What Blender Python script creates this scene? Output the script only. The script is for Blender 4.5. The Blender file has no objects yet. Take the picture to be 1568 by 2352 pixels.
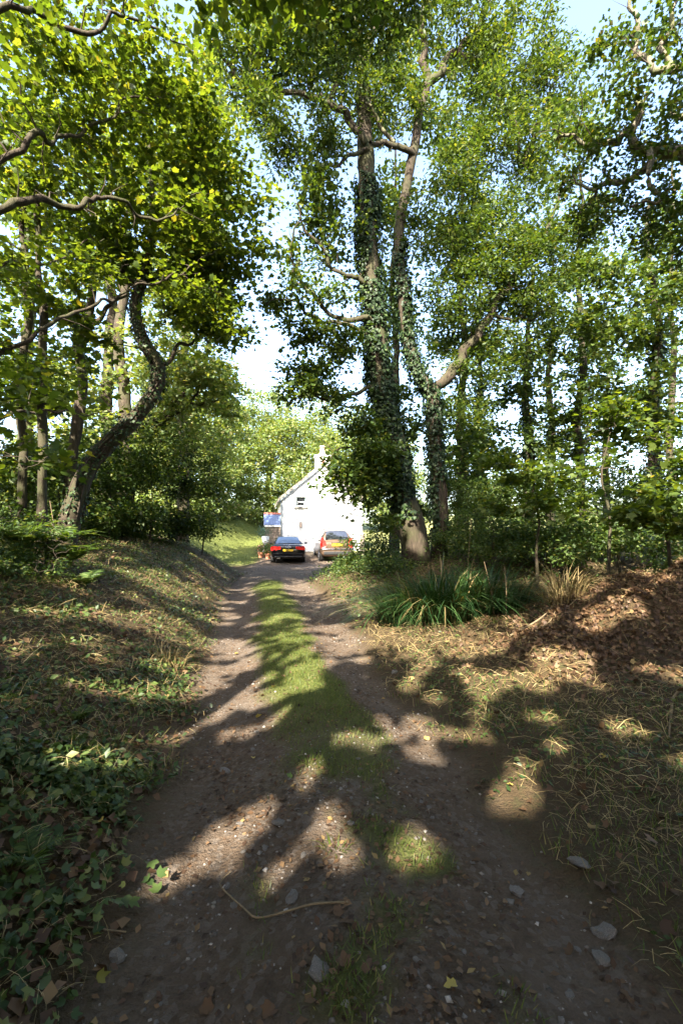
import bpy, math
import numpy as np
from mathutils import Vector

rng = np.random.default_rng(11)
R = math.radians
PI = math.pi

# ------------------------------------------------------------------ camera, sky, sun, exposure
sc = bpy.context.scene
CAM_Z = 1.6
PITCH = R(2.63)
cam_d = bpy.data.cameras.new('camera')
cam = bpy.data.objects.new('camera', cam_d)
sc.collection.objects.link(cam)
cam.location = (0, 0, CAM_Z)
cam.rotation_euler = (R(90) + PITCH, 0, 0)
cam_d.sensor_fit = 'VERTICAL'
cam_d.sensor_height = 23.5
cam_d.lens = 10.49
cam_d.clip_start = 0.05
cam_d.clip_end = 3000
sc.camera = cam

SUN_EL, SUN_AZ = R(41), R(18)          # sun stands behind the camera and a little to its left
SUN = np.array([-math.sin(SUN_AZ) * math.cos(SUN_EL), -math.cos(SUN_AZ) * math.cos(SUN_EL), math.sin(SUN_EL)])
world = bpy.data.worlds.new('World')
sc.world = world
world.use_nodes = True
wn = world.node_tree.nodes
bg = wn['Background']
sky = wn.new('ShaderNodeTexSky')
sky.sky_type = 'NISHITA'
sky.sun_disc = False
sky.sun_elevation = SUN_EL
sky.sun_rotation = math.atan2(SUN[0], SUN[1])
sky.air_density = 1.0
sky.dust_density = 3.0
sky.ozone_density = 1.0
world.node_tree.links.new(sky.outputs[0], bg.inputs[0])
bg.inputs[1].default_value = 0.135
sun_d = bpy.data.lights.new('sun', 'SUN')
sun_d.energy = 5.0
sun_d.angle = R(0.53)
sun_d.color = (1.0, 0.93, 0.80)
sun_o = bpy.data.objects.new('sun', sun_d)
sc.collection.objects.link(sun_o)
sun_o.location = (-20, -60, 60)
sun_o.rotation_euler = Vector(SUN.tolist()).to_track_quat('Z', 'Y').to_euler()
sc.view_settings.view_transform = 'Standard'
sc.view_settings.look = 'None'
sc.view_settings.exposure = 2.82
sc.view_settings.gamma = 1.0
sc.view_settings.use_curve_mapping = False
sc.cycles.max_bounces = 8
sc.cycles.diffuse_bounces = 4
sc.cycles.transmission_bounces = 5
sc.cycles.transparent_max_bounces = 8

COL = sc.collection
F = 1049.0                              # focal length on the 1568 x 2352 sheet the photo was measured on


def P(px, py, Y):
    """world point at depth Y for a point measured in the photograph"""
    a, b = (px - 784) / F, (1176 - py) / F
    dy = math.cos(PITCH) - b * math.sin(PITCH)
    dz = math.sin(PITCH) + b * math.cos(PITCH)
    t = Y / dy
    return np.array([a * t, Y, CAM_Z + dz * t])


# ------------------------------------------------------------------ small maths
def sst(a, b, x):
    t = np.clip((np.asarray(x, float) - a) / (b - a), 0, 1)
    return t * t * (3 - 2 * t)


_tab = np.random.default_rng(5).random((256, 256))


def vnoise(x, y, f=1.0, o=0):
    x = np.asarray(x, float) * f + 37.1 * o + 500
    y = np.asarray(y, float) * f + 91.7 * o + 500
    ix, iy = np.floor(x).astype(int), np.floor(y).astype(int)
    fx, fy = x - ix, y - iy
    fx, fy = fx * fx * (3 - 2 * fx), fy * fy * (3 - 2 * fy)
    g = lambda i, j: _tab[i % 256, j % 256]
    return (g(ix, iy) * (1 - fx) + g(ix + 1, iy) * fx) * (1 - fy) + (g(ix, iy + 1) * (1 - fx) + g(ix + 1, iy + 1) * fx) * fy


def fbm(x, y, f=1.0, o=0):
    return (vnoise(x, y, f, o) + .5 * vnoise(x, y, f * 2.1, o + 1) + .25 * vnoise(x, y, f * 4.3, o + 2)) / 1.75


def norm(v):
    return v / np.maximum(np.linalg.norm(v, axis=-1, keepdims=True), 1e-9)


# ------------------------------------------------------------------ lie of the land
def lane_x(y):
    return 0.5 - 0.19 * np.clip(y, -30, 16)


def edge_l(y):
    y = np.asarray(y, float)
    return lane_x(y) - 1.10 - .15 * sst(5, 9, y) - 0.75 * sst(16, 24, y) - 1.2 * sst(25, 31, y)


def edge_r(y):
    y = np.asarray(y, float)
    return lane_x(y) + 1.0 + .25 * sst(5, 9, y) + 0.5 * sst(14.5, 17.5, y) + 5.0 * sst(17.5, 20.5, y) - 6.5 * sst(28, 30, y)


def terr(x, y):
    x = np.asarray(x, float)
    y = np.asarray(y, float)
    dl = np.maximum(edge_l(y) - x, 0)
    kl = .34 + .34 * sst(2, 14, y)
    fl = 1 - sst(16.8, 19.8, y) * sst(-9.5, -6.5, x)
    zl = 1.55 * (1 - np.exp(-kl * dl ** 1.2)) * fl
    dr = np.maximum(x - edge_r(np.minimum(y, 17)), 0)
    kr = .05 + .48 * sst(7.5, 13, y)
    fr = 1 - sst(17.2, 19.6, y) * sst(9, 6, x)
    zr = 1.1 * (1 - np.exp(-kr * dr)) * fr
    zs = .075 * np.clip(y - 23.5, 0, 40)
    heap = (.72 + .7 * (fbm(x, y, 1.3, 71) - .5)) * np.exp(-(((x - 5.3) / 2.1) ** 2 + ((y - 6.5) / 1.5) ** 2)) + .5 * (vnoise(x, y, 2.6, 72) - .5) * np.exp(-(((x - 4.2) / 2.0) ** 2 + ((y - 6.0) / 1.5) ** 2)) + .18 * np.exp(-(((x - 2.6) / .55) ** 2 + ((y - 5.4) / .5) ** 2))
    u = x - lane_x(y)
    inlane = (1 - sst(14.5, 16.5, y))
    med = (.07 * np.exp(-(u / .42) ** 2) - .05 * np.exp(-((np.abs(u) - .82) / .28) ** 2)) * inlane
    off = sst(0, .6, dl + dr)
    rough = (fbm(x, y, 1.1, 3) - .5) * (.05 + .16 * off) * (1 - sst(22, 30, y) * .6)
    fine = (vnoise(x, y, 6, 7) - .5) * .018
    return zl + zr + zs + heap + med + rough + fine


def ground_at(px, py):
    """where a photographed point of the ground lies on the terrain"""
    d = P(px, py, 1.0) - np.array([0, 0, CAM_Z])
    t0 = .6
    t = np.linspace(.6, 60, 6000)
    p = np.array([0, 0, CAM_Z]) + d * t[:, None]
    under = np.nonzero(p[:, 2] < terr(p[:, 0], p[:, 1]))[0]
    i = under[0] if len(under) else len(t) - 1
    q = p[i]
    return np.array([q[0], q[1], float(terr(q[0], q[1]))])


def at_ground(px, Y):
    X = (px - 784) / F * Y
    return np.array([X, Y, float(terr(X, Y))])


# patches of ground the sun reaches: (px, py, radius in px) measured in the photograph
FLECK_PX = [(370, 2020, 42), (405, 2000, 40), (455, 1955, 40), (500, 1925, 34), (555, 1905, 34), (600, 1855, 30),
            (600, 1885, 24), (530, 1985, 22), (632, 2010, 30), (770, 1945, 45), (715, 1935, 28), (740, 1875, 20),
            (935, 1935, 42), (960, 1955, 30), (1175, 1800, 20), (1155, 1850, 17), (1190, 1770, 18),
            (960, 1660, 34), (985, 1690, 30), (905, 1690, 26), (1045, 1690, 26), (935, 1735, 26), (990, 1735, 26), (880, 1660, 18),
            (820, 1695, 26), (780, 1700, 24), (860, 1720, 20), (715, 1760, 22), (700, 1790, 18),
            (540, 1595, 40), (580, 1610, 40), (630, 1600, 48), (670, 1580, 44), (700, 1560, 34), (640, 1640, 30), (610, 1660, 24),
            (450, 1570, 36), (480, 1600, 30), (440, 1620, 30), (500, 1650, 34), (545, 1690, 28), (425, 1555, 24), (520, 1505, 26),
            (555, 1500, 20), (370, 1590, 40), (345, 1610, 26), (530, 1540, 22), (480, 1540, 24),
            (760, 1440, 34), (800, 1475, 34), (720, 1470, 28), (780, 1500, 18), (830, 1400, 44), (780, 1375, 40), (850, 1430, 26), (740, 1350, 24),
            (740, 1520, 14), (940, 1570, 22), (970, 1540, 24), (1085, 1490, 44), (1050, 1500, 34), (1120, 1485, 30), (985, 1525, 26), (1380, 1415, 44),
            (1350, 1445, 36), (1400, 1390, 30), (1250, 1510, 34), (1120, 1560, 44), (1180, 1555, 30), (1080, 1555, 26), (1290, 1560, 40), (1330, 1545, 26), (1210, 1450, 24),
            (1500, 1320, 26), (1560, 1560, 22), (620, 1430, 24), (650, 1410, 30), (630, 1370, 26), (600, 1350, 24), (690, 1500, 26), (650, 1460, 24),
            (540, 1385, 26), (510, 1400, 22), (560, 1355, 22), (430, 1345, 30), (380, 1360, 34), (330, 1330, 34), (470, 1330, 24), (280, 1370, 26),
            (240, 1350, 22), (120, 1420, 22), (60, 1500, 24), (200, 1480, 22), (150, 1570, 20), (380, 1420, 20)]
FLECKS = []
for fx_, fy_, fr_ in FLECK_PX:
    g_ = ground_at(fx_, fy_)
    rr_ = fr_ * np.linalg.norm(g_ - np.array([0, 0, CAM_Z])) / F
    for k_ in range(4 if fr_ >= 34 and fy_ < 1800 else 2):                # a ragged cluster of gaps, not one round hole
        an_, ds_ = rng.random() * 2 * PI, rr_ * rng.uniform(.2, .7)
        FLECKS.append((g_ + np.array([math.cos(an_) * ds_, math.sin(an_) * ds_ * 1.3, 0]), rr_ * rng.uniform(.15, .4)))

# sun also reaches the ferns, the saplings, the sedge and the foot of the thick trunk
for sx_, sy_, sY_, sr_ in [(120, 1205, 6.6, .4), (40, 1225, 6.2, .35), (1400, 965, 8, .6), (1330, 1100, 8.6, .45), (1500, 1120, 7, .45), (1430, 1190, 8.6, .4), (1240, 1090, 9, .4),
                           (938, 1195, 11.7, .16), (958, 1250, 11.7, .14), (1085, 1325, 8, .22), (1160, 1200, 12, .5), (930, 790, 11.6, .2), (880, 760, 11.6, .25)]:
    FLECKS.append((P(sx_, sy_, sY_), sr_))

# smaller chance gaps that speckle both verges and the middle of the drive
for n_, x0_, x1_, y0_, y1_ in ((95, -5.5, -1.2, 2.2, 11), (75, .9, 5.5, 2.6, 8.5), (55, -3.4, .8, 4.6, 15)):
    for k_ in range(n_):
        y_ = y0_ + (y1_ - y0_) * rng.random() ** 1.2
        x_ = rng.uniform(x0_, x1_) - .12 * (y_ - 4) * (x0_ < 0)
        FLECKS.append((np.array([x_, y_, float(terr(x_, y_))]), rng.uniform(.0, .10)))


def in_sun_gap(c):
    """True for leaves that would stand in the way of a sun patch"""
    m = np.zeros(len(c), bool)
    for p, r in FLECKS:
        d = c - p
        t = d @ SUN
        d2 = (d * d).sum(1) - t * t
        m |= (t > .5) & (d2 < (r + (.085 if p[1] < 4.5 else .115)) ** 2)
    return m


# ------------------------------------------------------------------ object helpers
def tag(o, label=None, cat=None, group=None, kind=None):
    if label:
        o['label'] = label
    if cat:
        o['category'] = cat
    if group:
        o['group'] = group
    if kind:
        o['kind'] = kind
    return o


def empty(name, loc=(0, 0, 0), rz=0, **k):
    o = bpy.data.objects.new(name, None)
    COL.objects.link(o)
    o.location = tuple(float(v) for v in loc)
    o.rotation_euler = (0, 0, rz)
    o.empty_display_size = .3
    return tag(o, **k)


def link(name, me, parent=None, mat=None, loc=None, **k):
    o = bpy.data.objects.new(name, me)
    COL.objects.link(o)
    if mat is not None and len(me.materials) == 0:
        me.materials.append(mat)
    if parent is not None:
        o.parent = parent
    if loc is not None:
        o.location = tuple(float(v) for v in loc)
    return tag(o, **k)


def mesh_arr(name, v, f, smooth=False):
    """mesh from vertex array and face array (all faces with the same corner count)"""
    me = bpy.data.meshes.new(name)
    v = np.ascontiguousarray(v, np.float32)
    f = np.ascontiguousarray(f, np.int32)
    n, k = f.shape
    me.vertices.add(len(v))
    me.vertices.foreach_set('co', v.ravel())
    me.loops.add(n * k)
    me.loops.foreach_set('vertex_index', f.ravel())
    me.polygons.add(n)
    me.polygons.foreach_set('loop_start', np.arange(0, n * k, k, dtype=np.int32))
    me.polygons.foreach_set('loop_total', np.full(n, k, np.int32))
    if smooth:
        me.polygons.foreach_set('use_smooth', np.ones(n, bool))
    me.update()
    return me


class MB:
    """collects boxes, tubes, lathes and polygons into one mesh"""

    def __init__(s):
        s.v, s.f = [], []

    def add(s, v, f):
        b = len(s.v)
        s.v += [tuple(map(float, p)) for p in v]
        s.f += [tuple(i + b for i in q) for q in f]
        return s

    def box(s, lo, hi):
        x0, y0, z0 = lo
        x1, y1, z1 = hi
        return s.add([(x0, y0, z0), (x1, y0, z0), (x1, y1, z0), (x0, y1, z0), (x0, y0, z1), (x1, y0, z1), (x1, y1, z1), (x0, y1, z1)],
                     [(0, 3, 2, 1), (4, 5, 6, 7), (0, 1, 5, 4), (1, 2, 6, 5), (2, 3, 7, 6), (3, 0, 4, 7)])

    def tube(s, pts, rad, n=8, cap=True):
        v, f = tube_arr(np.array(pts, float), np.broadcast_to(np.array(rad, float), (len(pts),)), n)
        s.add(v, [tuple(q) for q in f])
        if cap:
            m = len(pts)
            b = len(s.v) - m * n
            s.f.append(tuple(b + i for i in range(n))[::-1])
            s.f.append(tuple(b + (m - 1) * n + i for i in range(n)))
        return s

    def lathe(s, prof, c=(0, 0, 0), n=20, axis='z'):
        v, f = [], []
        for r, z in prof:
            for i in range(n):
                a = 2 * PI * i / n
                if axis == 'z':
                    v.append((c[0] + r * math.cos(a), c[1] + r * math.sin(a), c[2] + z))
                else:
                    v.append((c[0] + z, c[1] + r * math.cos(a), c[2] + r * math.sin(a)))
        for j in range(len(prof) - 1):
            for i in range(n):
                k = (i + 1) % n
                f.append((j * n + i, j * n + k, (j + 1) * n + k, (j + 1) * n + i))
        return s.add(v, f)

    def build(s, name, mat, parent=None, smooth=False, bevel=0, sub=0, **k):
        me = bpy.data.meshes.new(name)
        me.from_pydata(s.v, [], s.f)
        if smooth:
            me.polygons.foreach_set('use_smooth', [True] * len(me.polygons))
        me.update()
        o = link(name, me, parent, mat, **k)
        if bevel:
            m = o.modifiers.new('bevel', 'BEVEL')
            m.width = bevel
            m.segments = 2
        if sub:
            m = o.modifiers.new('sub', 'SUBSURF')
            m.levels = m.render_levels = sub
        return o


def tube_arr(p, r, n=6):
    m = len(p)
    t = np.gradient(p, axis=0)
    t = norm(t)
    ref = np.array([0, 0, 1.0]) if abs(t[:, 2]).mean() < .8 else np.array([1.0, 0, 0])
    a = norm(np.cross(t, ref))
    b = np.cross(t, a)
    ang = np.linspace(0, 2 * PI, n, endpoint=False)
    v = p[:, None, :] + r[:, None, None] * (np.cos(ang)[None, :, None] * a[:, None, :] + np.sin(ang)[None, :, None] * b[:, None, :])
    i = np.arange(m - 1)[:, None] * n
    j = np.arange(n)[None, :]
    k = (j + 1) % n
    f = np.stack([i + j, i + k, i + n + k, i + n + j], -1).reshape(-1, 4)
    return v.reshape(-1, 3), f


def smooth_path(pts, rad, step=.18, wob=.03, seed=0):
    """Catmull-Rom through the points, with a little wander"""
    pts = np.array(pts, float)
    rad = np.array(rad, float)
    q = np.vstack([2 * pts[0] - pts[1], pts, 2 * pts[-1] - pts[-2]])
    out, ro = [], []
    for i in range(len(pts) - 1):
        L = np.linalg.norm(pts[i + 1] - pts[i])
        n = max(2, int(L / step))
        t = (np.arange(n) / n)[:, None]
        a, b, c, d = q[i], q[i + 1], q[i + 2], q[i + 3]
        out.append(.5 * (2 * b + (c - a) * t + (2 * a - 5 * b + 4 * c - d) * t ** 2 + (3 * b - a - 3 * c + d) * t ** 3))
        ro.append(rad[i] + (rad[i + 1] - rad[i]) * t[:, 0])
    out.append(pts[-1:])
    ro.append(rad[-1:])
    p, r = np.vstack(out), np.concatenate(ro)
    g = np.random.default_rng(seed)
    ph = g.random(6) * 6.3
    s = np.arange(len(p)) * step
    w = np.stack([np.sin(s * 1.9 + ph[0]) + .6 * np.sin(s * 4.7 + ph[1]), np.sin(s * 2.2 + ph[2]) + .6 * np.sin(s * 5.1 + ph[3]), .6 * np.sin(s * 2.6 + ph[4])], 1)
    p = p + w * wob * np.minimum(1, s / 1.0)[:, None]
    r = r * (1 + .06 * np.sin(s * 3.3 + ph[5]))
    return p, r


# ------------------------------------------------------------------ leaf shapes (x across, y along, z fold)
def _fan(pts, zf):
    """outline fan round the midrib point"""
    v = [(0, .42, 0)] + [(x, y, zf * abs(x)) for x, y in pts]
    n = len(pts)
    return np.array(v), np.array([(0, 1 + i, 1 + (i + 1) % n) for i in range(n)])


LEAF = {
    'oval': (np.array([(0, 0, 0), (.30, .45, .07), (0, 1, 0), (-.30, .45, .07)]), np.array([(0, 1, 2), (0, 2, 3)])),
    'ashleaf': (np.array([(0, 0, 0), (.21, .45, .05), (0, 1, 0), (-.21, .45, .05)]), np.array([(0, 1, 2), (0, 2, 3)])),
    'broad': (np.array([(0, 0, 0), (.42, .42, .09), (0, 1, -.03), (-.42, .42, .09)]), np.array([(0, 1, 2), (0, 2, 3)])),
    'narrow': (np.array([(0, 0, 0), (.17, .45, .04), (0, 1, 0), (-.17, .45, .04)]), np.array([(0, 1, 2), (0, 2, 3)])),
    'lobed': (np.array([(0, 0, 0), (.34, .12, .07), (.52, .58, .1), (.2, .55, .03), (0, 1, -.04), (-.2, .55, .03), (-.52, .58, .1), (-.34, .12, .07)]),
              np.array([(0, 1, 3), (1, 2, 3), (0, 3, 5), (3, 4, 5), (0, 5, 7), (5, 6, 7)])),
    'maple': _fan([(0, 0), (.26, -.02), (.46, .10), (.42, .30), (.56, .58), (.33, .62), (.20, .80), (0, 1.02), (-.20, .80), (-.33, .62), (-.56, .58), (-.42, .30), (-.46, .10), (-.26, -.02)], .16),
    'blade': (np.array([(-.5, 0, 0), (.5, 0, 0), (.36, .55, .0), (-.36, .55, 0), (0, 1, .0)]), np.array([(0, 1, 2), (0, 2, 3), (3, 2, 4)])),
    'straw': (np.array([(-.5, 0, 0), (.5, 0, 0), (.45, .5, .11), (-.45, .5, .11), (.25, 1, -.02), (-.25, 1, -.02)]), np.array([(0, 1, 2), (0, 2, 3), (3, 2, 4), (3, 4, 5)])),
}


def leaf_arr(kind, c, nrm, d, size, width=None):
    """leaves of one kind: base points c, normals, along-directions, lengths"""
    tv, tf = LEAF[kind]
    nrm = norm(nrm)
    d = norm(d - (d * nrm).sum(1, keepdims=True) * nrm)
    x = np.cross(d, nrm)
    w = size if width is None else width
    v = c[:, None, :] + tv[None, :, 0:1] * x[:, None, :] * w[:, None, None] + tv[None, :, 1:2] * d[:, None, :] * size[:, None, None] \
        + tv[None, :, 2:3] * nrm[:, None, :] * size[:, None, None]
    f = tf[None] + (np.arange(len(c)) * len(tv))[:, None, None]
    return v.reshape(-1, 3), f.reshape(-1, 3)


def joinarr(parts):
    vs, fs, b = [], [], 0
    for v, f in parts:
        vs.append(v)
        fs.append(f + b)
        b += len(v)
    return np.vstack(vs), np.vstack(fs)


# ------------------------------------------------------------------ materials
def new_mat(name):
    m = bpy.data.materials.new(name)
    m.use_nodes = True
    nt = m.node_tree
    return m, nt, nt.nodes['Principled BSDF'], nt.nodes['Material Output']


def ramp(nt, stops, fac):
    r = nt.nodes.new('ShaderNodeValToRGB')
    e = r.color_ramp.elements
    while len(e) < len(stops):
        e.new(.5)
    for i, (p, c) in enumerate(stops):
        e[i].position = p
        e[i].color = (*c, 1)
    nt.links.new(fac, r.inputs[0])
    return r.outputs[0]


def noise(nt, scale, detail=4, vec=None, rough=.55):
    n = nt.nodes.new('ShaderNodeTexNoise')
    n.inputs['Scale'].default_value = scale
    n.inputs['Detail'].default_value = detail
    n.inputs['Roughness'].default_value = rough
    if vec is not None:
        nt.links.new(vec, n.inputs['Vector'])
    return n.outputs[0]


def coord(nt, which='Object'):
    return nt.nodes.new('ShaderNodeTexCoord').outputs[which]


def bump(nt, h, bsdf, strength=.4, dist=.02):
    b = nt.nodes.new('ShaderNodeBump')
    b.inputs['Strength'].default_value = strength
    b.inputs['Distance'].default_value = dist
    nt.links.new(h, b.inputs['Height'])
    nt.links.new(b.outputs[0], bsdf.inputs['Normal'])


def mix(nt, fac, a, b, op='MIX'):
    m = nt.nodes.new('ShaderNodeMix')
    m.data_type = 'RGBA'
    m.blend_type = op
    for s, val in ((m.inputs[0], fac), (m.inputs[6], a), (m.inputs[7], b)):
        if hasattr(val, 'links'):
            nt.links.new(val, s)
        elif isinstance(val, tuple):
            s.default_value = (*val, 1)
        else:
            s.default_value = val
    return m.outputs[2]


def math_n(nt, op, a, b=None, clamp=False):
    m = nt.nodes.new('ShaderNodeMath')
    m.operation = op
    m.use_clamp = clamp
    for s, val in ((m.inputs[0], a), (m.inputs[1], b)):
        if val is None:
            continue
        if hasattr(val, 'links'):
            nt.links.new(val, s)
        else:
            s.default_value = val
    return m.outputs[0]


def leaf_mat(name, stops, trans=.45, gloss=.5, tint=(1.35, 1.25, .35)):
    """each leaf (mesh island) takes its own colour; light passes through it"""
    m, nt, p, out = new_mat(name)
    g = nt.nodes.new('ShaderNodeNewGeometry')
    c = ramp(nt, stops, g.outputs['Random Per Island'])
    nt.links.new(c, p.inputs['Base Color'])
    p.inputs['Roughness'].default_value = gloss
    p.inputs['Specular IOR Level'].default_value = .28
    tr = nt.nodes.new('ShaderNodeBsdfTranslucent')
    nt.links.new(mix(nt, 1.0, c, tint, 'MULTIPLY'), tr.inputs[0])
    mx = nt.nodes.new('ShaderNodeMixShader')
    mx.inputs[0].default_value = trans
    nt.links.new(p.outputs[0], mx.inputs[1])
    nt.links.new(tr.outputs[0], mx.inputs[2])
    nt.links.new(mx.outputs[0], out.inputs[0])
    return m


def plain(name, col, rough=.6, metal=0, spec=.5, var=.0, scale=8, bmp=0, bscale=40, coat=0):
    m, nt, p, out = new_mat(name)
    if var:
        n = noise(nt, scale, 5, coord(nt))
        lo = tuple(v * (1 - var) for v in col)
        hi = tuple(min(1, v * (1 + var)) for v in col)
        nt.links.new(ramp(nt, [(.3, lo), (.7, hi)], n), p.inputs['Base Color'])
    else:
        p.inputs['Base Color'].default_value = (*col, 1)
    p.inputs['Roughness'].default_value = rough
    p.inputs['Metallic'].default_value = metal
    p.inputs['Specular IOR Level'].default_value = spec
    if coat:
        p.inputs['Coat Weight'].default_value = coat
        p.inputs['Coat Roughness'].default_value = .03
    if bmp:
        bump(nt, noise(nt, bscale, 5, coord(nt)), p, bmp, .02)
    return m


G1, G2, G3 = (.028, .062, .012), (.055, .105, .018), (.10, .155, .028)
M = {}
M['syc'] = leaf_mat('sycamore_leaf', [(0, (.030, .056, .012)), (.45, (.058, .096, .018)), (.85, (.095, .130, .026)), (.975, (.12, .155, .03)), (1, (.19, .16, .04))], .55, tint=(1.7, 1.5, .35))
M['ash'] = leaf_mat('ash_leaf', [(0, (.028, .054, .014)), (.5, (.052, .088, .020)), (.9, (.088, .122, .028)), (1, (.15, .155, .035))], .45)
M['oak'] = leaf_mat('oak_leaf', [(0, (.030, .060, .015)), (.5, (.050, .088, .020)), (.9, (.085, .12, .027)), (1, (.16, .13, .03))], .40)
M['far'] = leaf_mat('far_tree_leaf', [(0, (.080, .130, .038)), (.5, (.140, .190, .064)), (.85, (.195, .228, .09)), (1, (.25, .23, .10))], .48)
M['ivy'] = leaf_mat('ivy_leaf', [(0, (.010, .024, .008)), (.5, (.017, .036, .010)), (.9, (.032, .058, .015)), (1, (.07, .10, .025))], .25, .55)
M['shrub'] = leaf_mat('shrub_leaf', [(0, (.028, .055, .014)), (.5, (.055, .094, .021)), (.9, (.095, .135, .030)), (1, (.17, .16, .05))], .45)
M['cover'] = leaf_mat('ground_cover_leaf', [(0, (.024, .046, .014)), (.5, (.046, .076, .020)), (.85, (.080, .112, .028)), (1, (.14, .14, .04))], .3, .42)
M['dead'] = leaf_mat('dead_leaf', [(0, (.038, .021, .012)), (.4, (.078, .042, .021)), (.75, (.105, .060, .030)), (.95, (.15, .092, .045)), (1, (.23, .16, .06))], .2, .6, (1.2, 1, .7))
M['straw'] = leaf_mat('dry_straw', [(0, (.13, .092, .038)), (.5, (.24, .175, .075)), (.9, (.34, .26, .12)), (1, (.42, .34, .18))], .2, .6, (1.1, 1, .7))
M['grass'] = leaf_mat('grass_blade', [(0, (.042, .066, .012)), (.5, (.080, .112, .020)), (.85, (.125, .145, .032)), (1, (.22, .18, .07))], .4, .45)
M['sedge'] = leaf_mat('sedge_blade', [(0, (.014, .038, .012)), (.55, (.026, .060, .018)), (.88, (.05, .09, .026)), (.95, (.14, .11, .045)), (1, (.24, .18, .085))], .3, .3)


def bark_mat(name, a, b, c):
    m, nt, p, out = new_mat(name)
    co = coord(nt)
    mp = nt.nodes.new('ShaderNodeMapping')
    mp.inputs['Scale'].default_value = (1, 1, .22)
    nt.links.new(co, mp.inputs[0])
    n1 = noise(nt, 22, 8, mp.outputs[0], .65)
    n2 = noise(nt, 2.3, 4, co)
    col = mix(nt, ramp(nt, [(.42, (0, 0, 0)), (.62, (1, 1, 1))], n2), ramp(nt, [(.35, a), (.68, b)], n1), c)
    nt.links.new(col, p.inputs['Base Color'])
    p.inputs['Roughness'].default_value = .9
    p.inputs['Specular IOR Level'].default_value = .2
    bump(nt, n1, p, .9, .03)
    return m


M['bark'] = bark_mat('bark', (.022, .016, .011), (.066, .050, .034), (.046, .046, .021))
M['bark_pale'] = bark_mat('pale_bark', (.065, .054, .037), (.19, .165, .12), (.11, .11, .05))  # lighter bark tones with olive patches
M['twig'] = plain('twig_bark', (.055, .042, .030), .9, var=.3, spec=.2)

# ------------------------------------------------------------------ the ground
def track_mask(x, y):
    e = (fbm(x, y, 2.2, 21) - .5) * .55
    m = sst(-.12, .22, np.minimum(x - edge_l(y), edge_r(y) - x) + e * .6)
    return m * (1 - sst(33, 35, y))


def median_mask(x, y):
    u = np.abs(x - lane_x(y) + .06 * np.sin(y * 1.1)) + (fbm(x, y, 2.5, 31) - .5) * .42
    near = sst(2.6, 4.8, y)
    patch = sst(.50, .68, fbm(x, y, 2.4, 33)) * .7 * (1 - near)
    fore = sum(np.exp(-(((x - a) / .22) ** 2 + ((y - b_) / .2) ** 2)) for a, b_ in ((.02, 1.62), (.22, 1.95), (.42, 2.3), (.12, 2.5), (-.05, 3.0)))
    fore = sst(.42, .9, fore * (.2 + 1.2 * fbm(x, y, 6, 35))) * .65
    return np.maximum((1 - sst(.28, .48, u)) * np.maximum(near, patch), fore) * (1 - sst(14.3, 15.6, y))


def lawn_mask(x, y):
    return sst(22, 24, y) * sst(-16, -13, x) * (1 - track_mask(x, y)) * sst(-4.2, -5.0, x) * (1 - sst(47, 49, y))


def field_mask(x, y):
    return np.maximum(sst(26, 30, y) * sst(-2.5, 0, x), sst(50, 54, y))


def axis(lo, hi, c, fine, growth):
    out, v, s = [c], c, fine
    while v < hi:
        v += s
        s *= growth
        out.append(min(v, hi))
    v, s = c, fine
    while v > lo:
        v -= s
        s *= growth
        out.insert(0, max(v, lo))
    return np.array(out)


gx = axis(-420, 420, 0.0, .055, 1.042)
gy = axis(-60, 640, 2.2, .05, 1.032)
GX, GY = np.meshgrid(gx, gy, indexing='ij')
GZ = terr(GX, GY)
nx_, ny_ = GX.shape
gv = np.stack([GX, GY, GZ], -1).reshape(-1, 3)
gi, gj = np.meshgrid(np.arange(nx_ - 1), np.arange(ny_ - 1), indexing='ij')
gq = np.stack([gi * ny_ + gj, (gi + 1) * ny_ + gj, (gi + 1) * ny_ + gj + 1, gi * ny_ + gj + 1], -1).reshape(-1, 4)
A_track = (track_mask(GX, GY) * (1 - median_mask(GX, GY))).ravel()
A_grass = np.maximum(median_mask(GX, GY), lawn_mask(GX, GY)).ravel()
A_field = field_mask(GX, GY).ravel()

m_soil, nt, p, out = new_mat('soil')
co = coord(nt)


def attr(nt, n):
    a = nt.nodes.new('ShaderNodeAttribute')
    a.attribute_name = n
    return a.outputs['Fac']


n_big, n_mid, n_fine = noise(nt, 1.3, 5, co), noise(nt, 14, 6, co, .6), noise(nt, 75, 6, co, .65)
vor = nt.nodes.new('ShaderNodeTexVoronoi')
vor.inputs['Scale'].default_value = 38
nt.links.new(co, vor.inputs['Vector'])
dirt = mix(nt, n_mid, (.042, .028, .017), (.150, .104, .070))
dirt = mix(nt, ramp(nt, [(.45, (0, 0, 0)), (.65, (1, 1, 1))], n_big), dirt, mix(nt, n_fine, (.062, .045, .031), (.185, .140, .104)))
peb = ramp(nt, [(.55, (0, 0, 0)), (.8, (1, 1, 1))], vor.outputs['Color'])
dirt = mix(nt, math_n(nt, 'MULTIPLY', peb, .5), dirt, (.17, .14, .115))
floor_c = mix(nt, n_fine, (.035, .024, .012), (.105, .068, .032))
floor_c = mix(nt, ramp(nt, [(.5, (0, 0, 0)), (.7, (.6, .6, .6))], n_mid), floor_c, (.045, .055, .018))
grass_c = mix(nt, n_fine, (.058, .074, .014), (.135, .150, .034))
field_c = mix(nt, n_big, (.17, .19, .055), (.26, .25, .10))
c = mix(nt, attr(nt, 'track'), floor_c, dirt)
c = mix(nt, attr(nt, 'turf'), c, grass_c)
c = mix(nt, attr(nt, 'field'), c, field_c)
nt.links.new(c, p.inputs['Base Color'])
p.inputs['Roughness'].default_value = .92
p.inputs['Specular IOR Level'].default_value = .2
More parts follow.
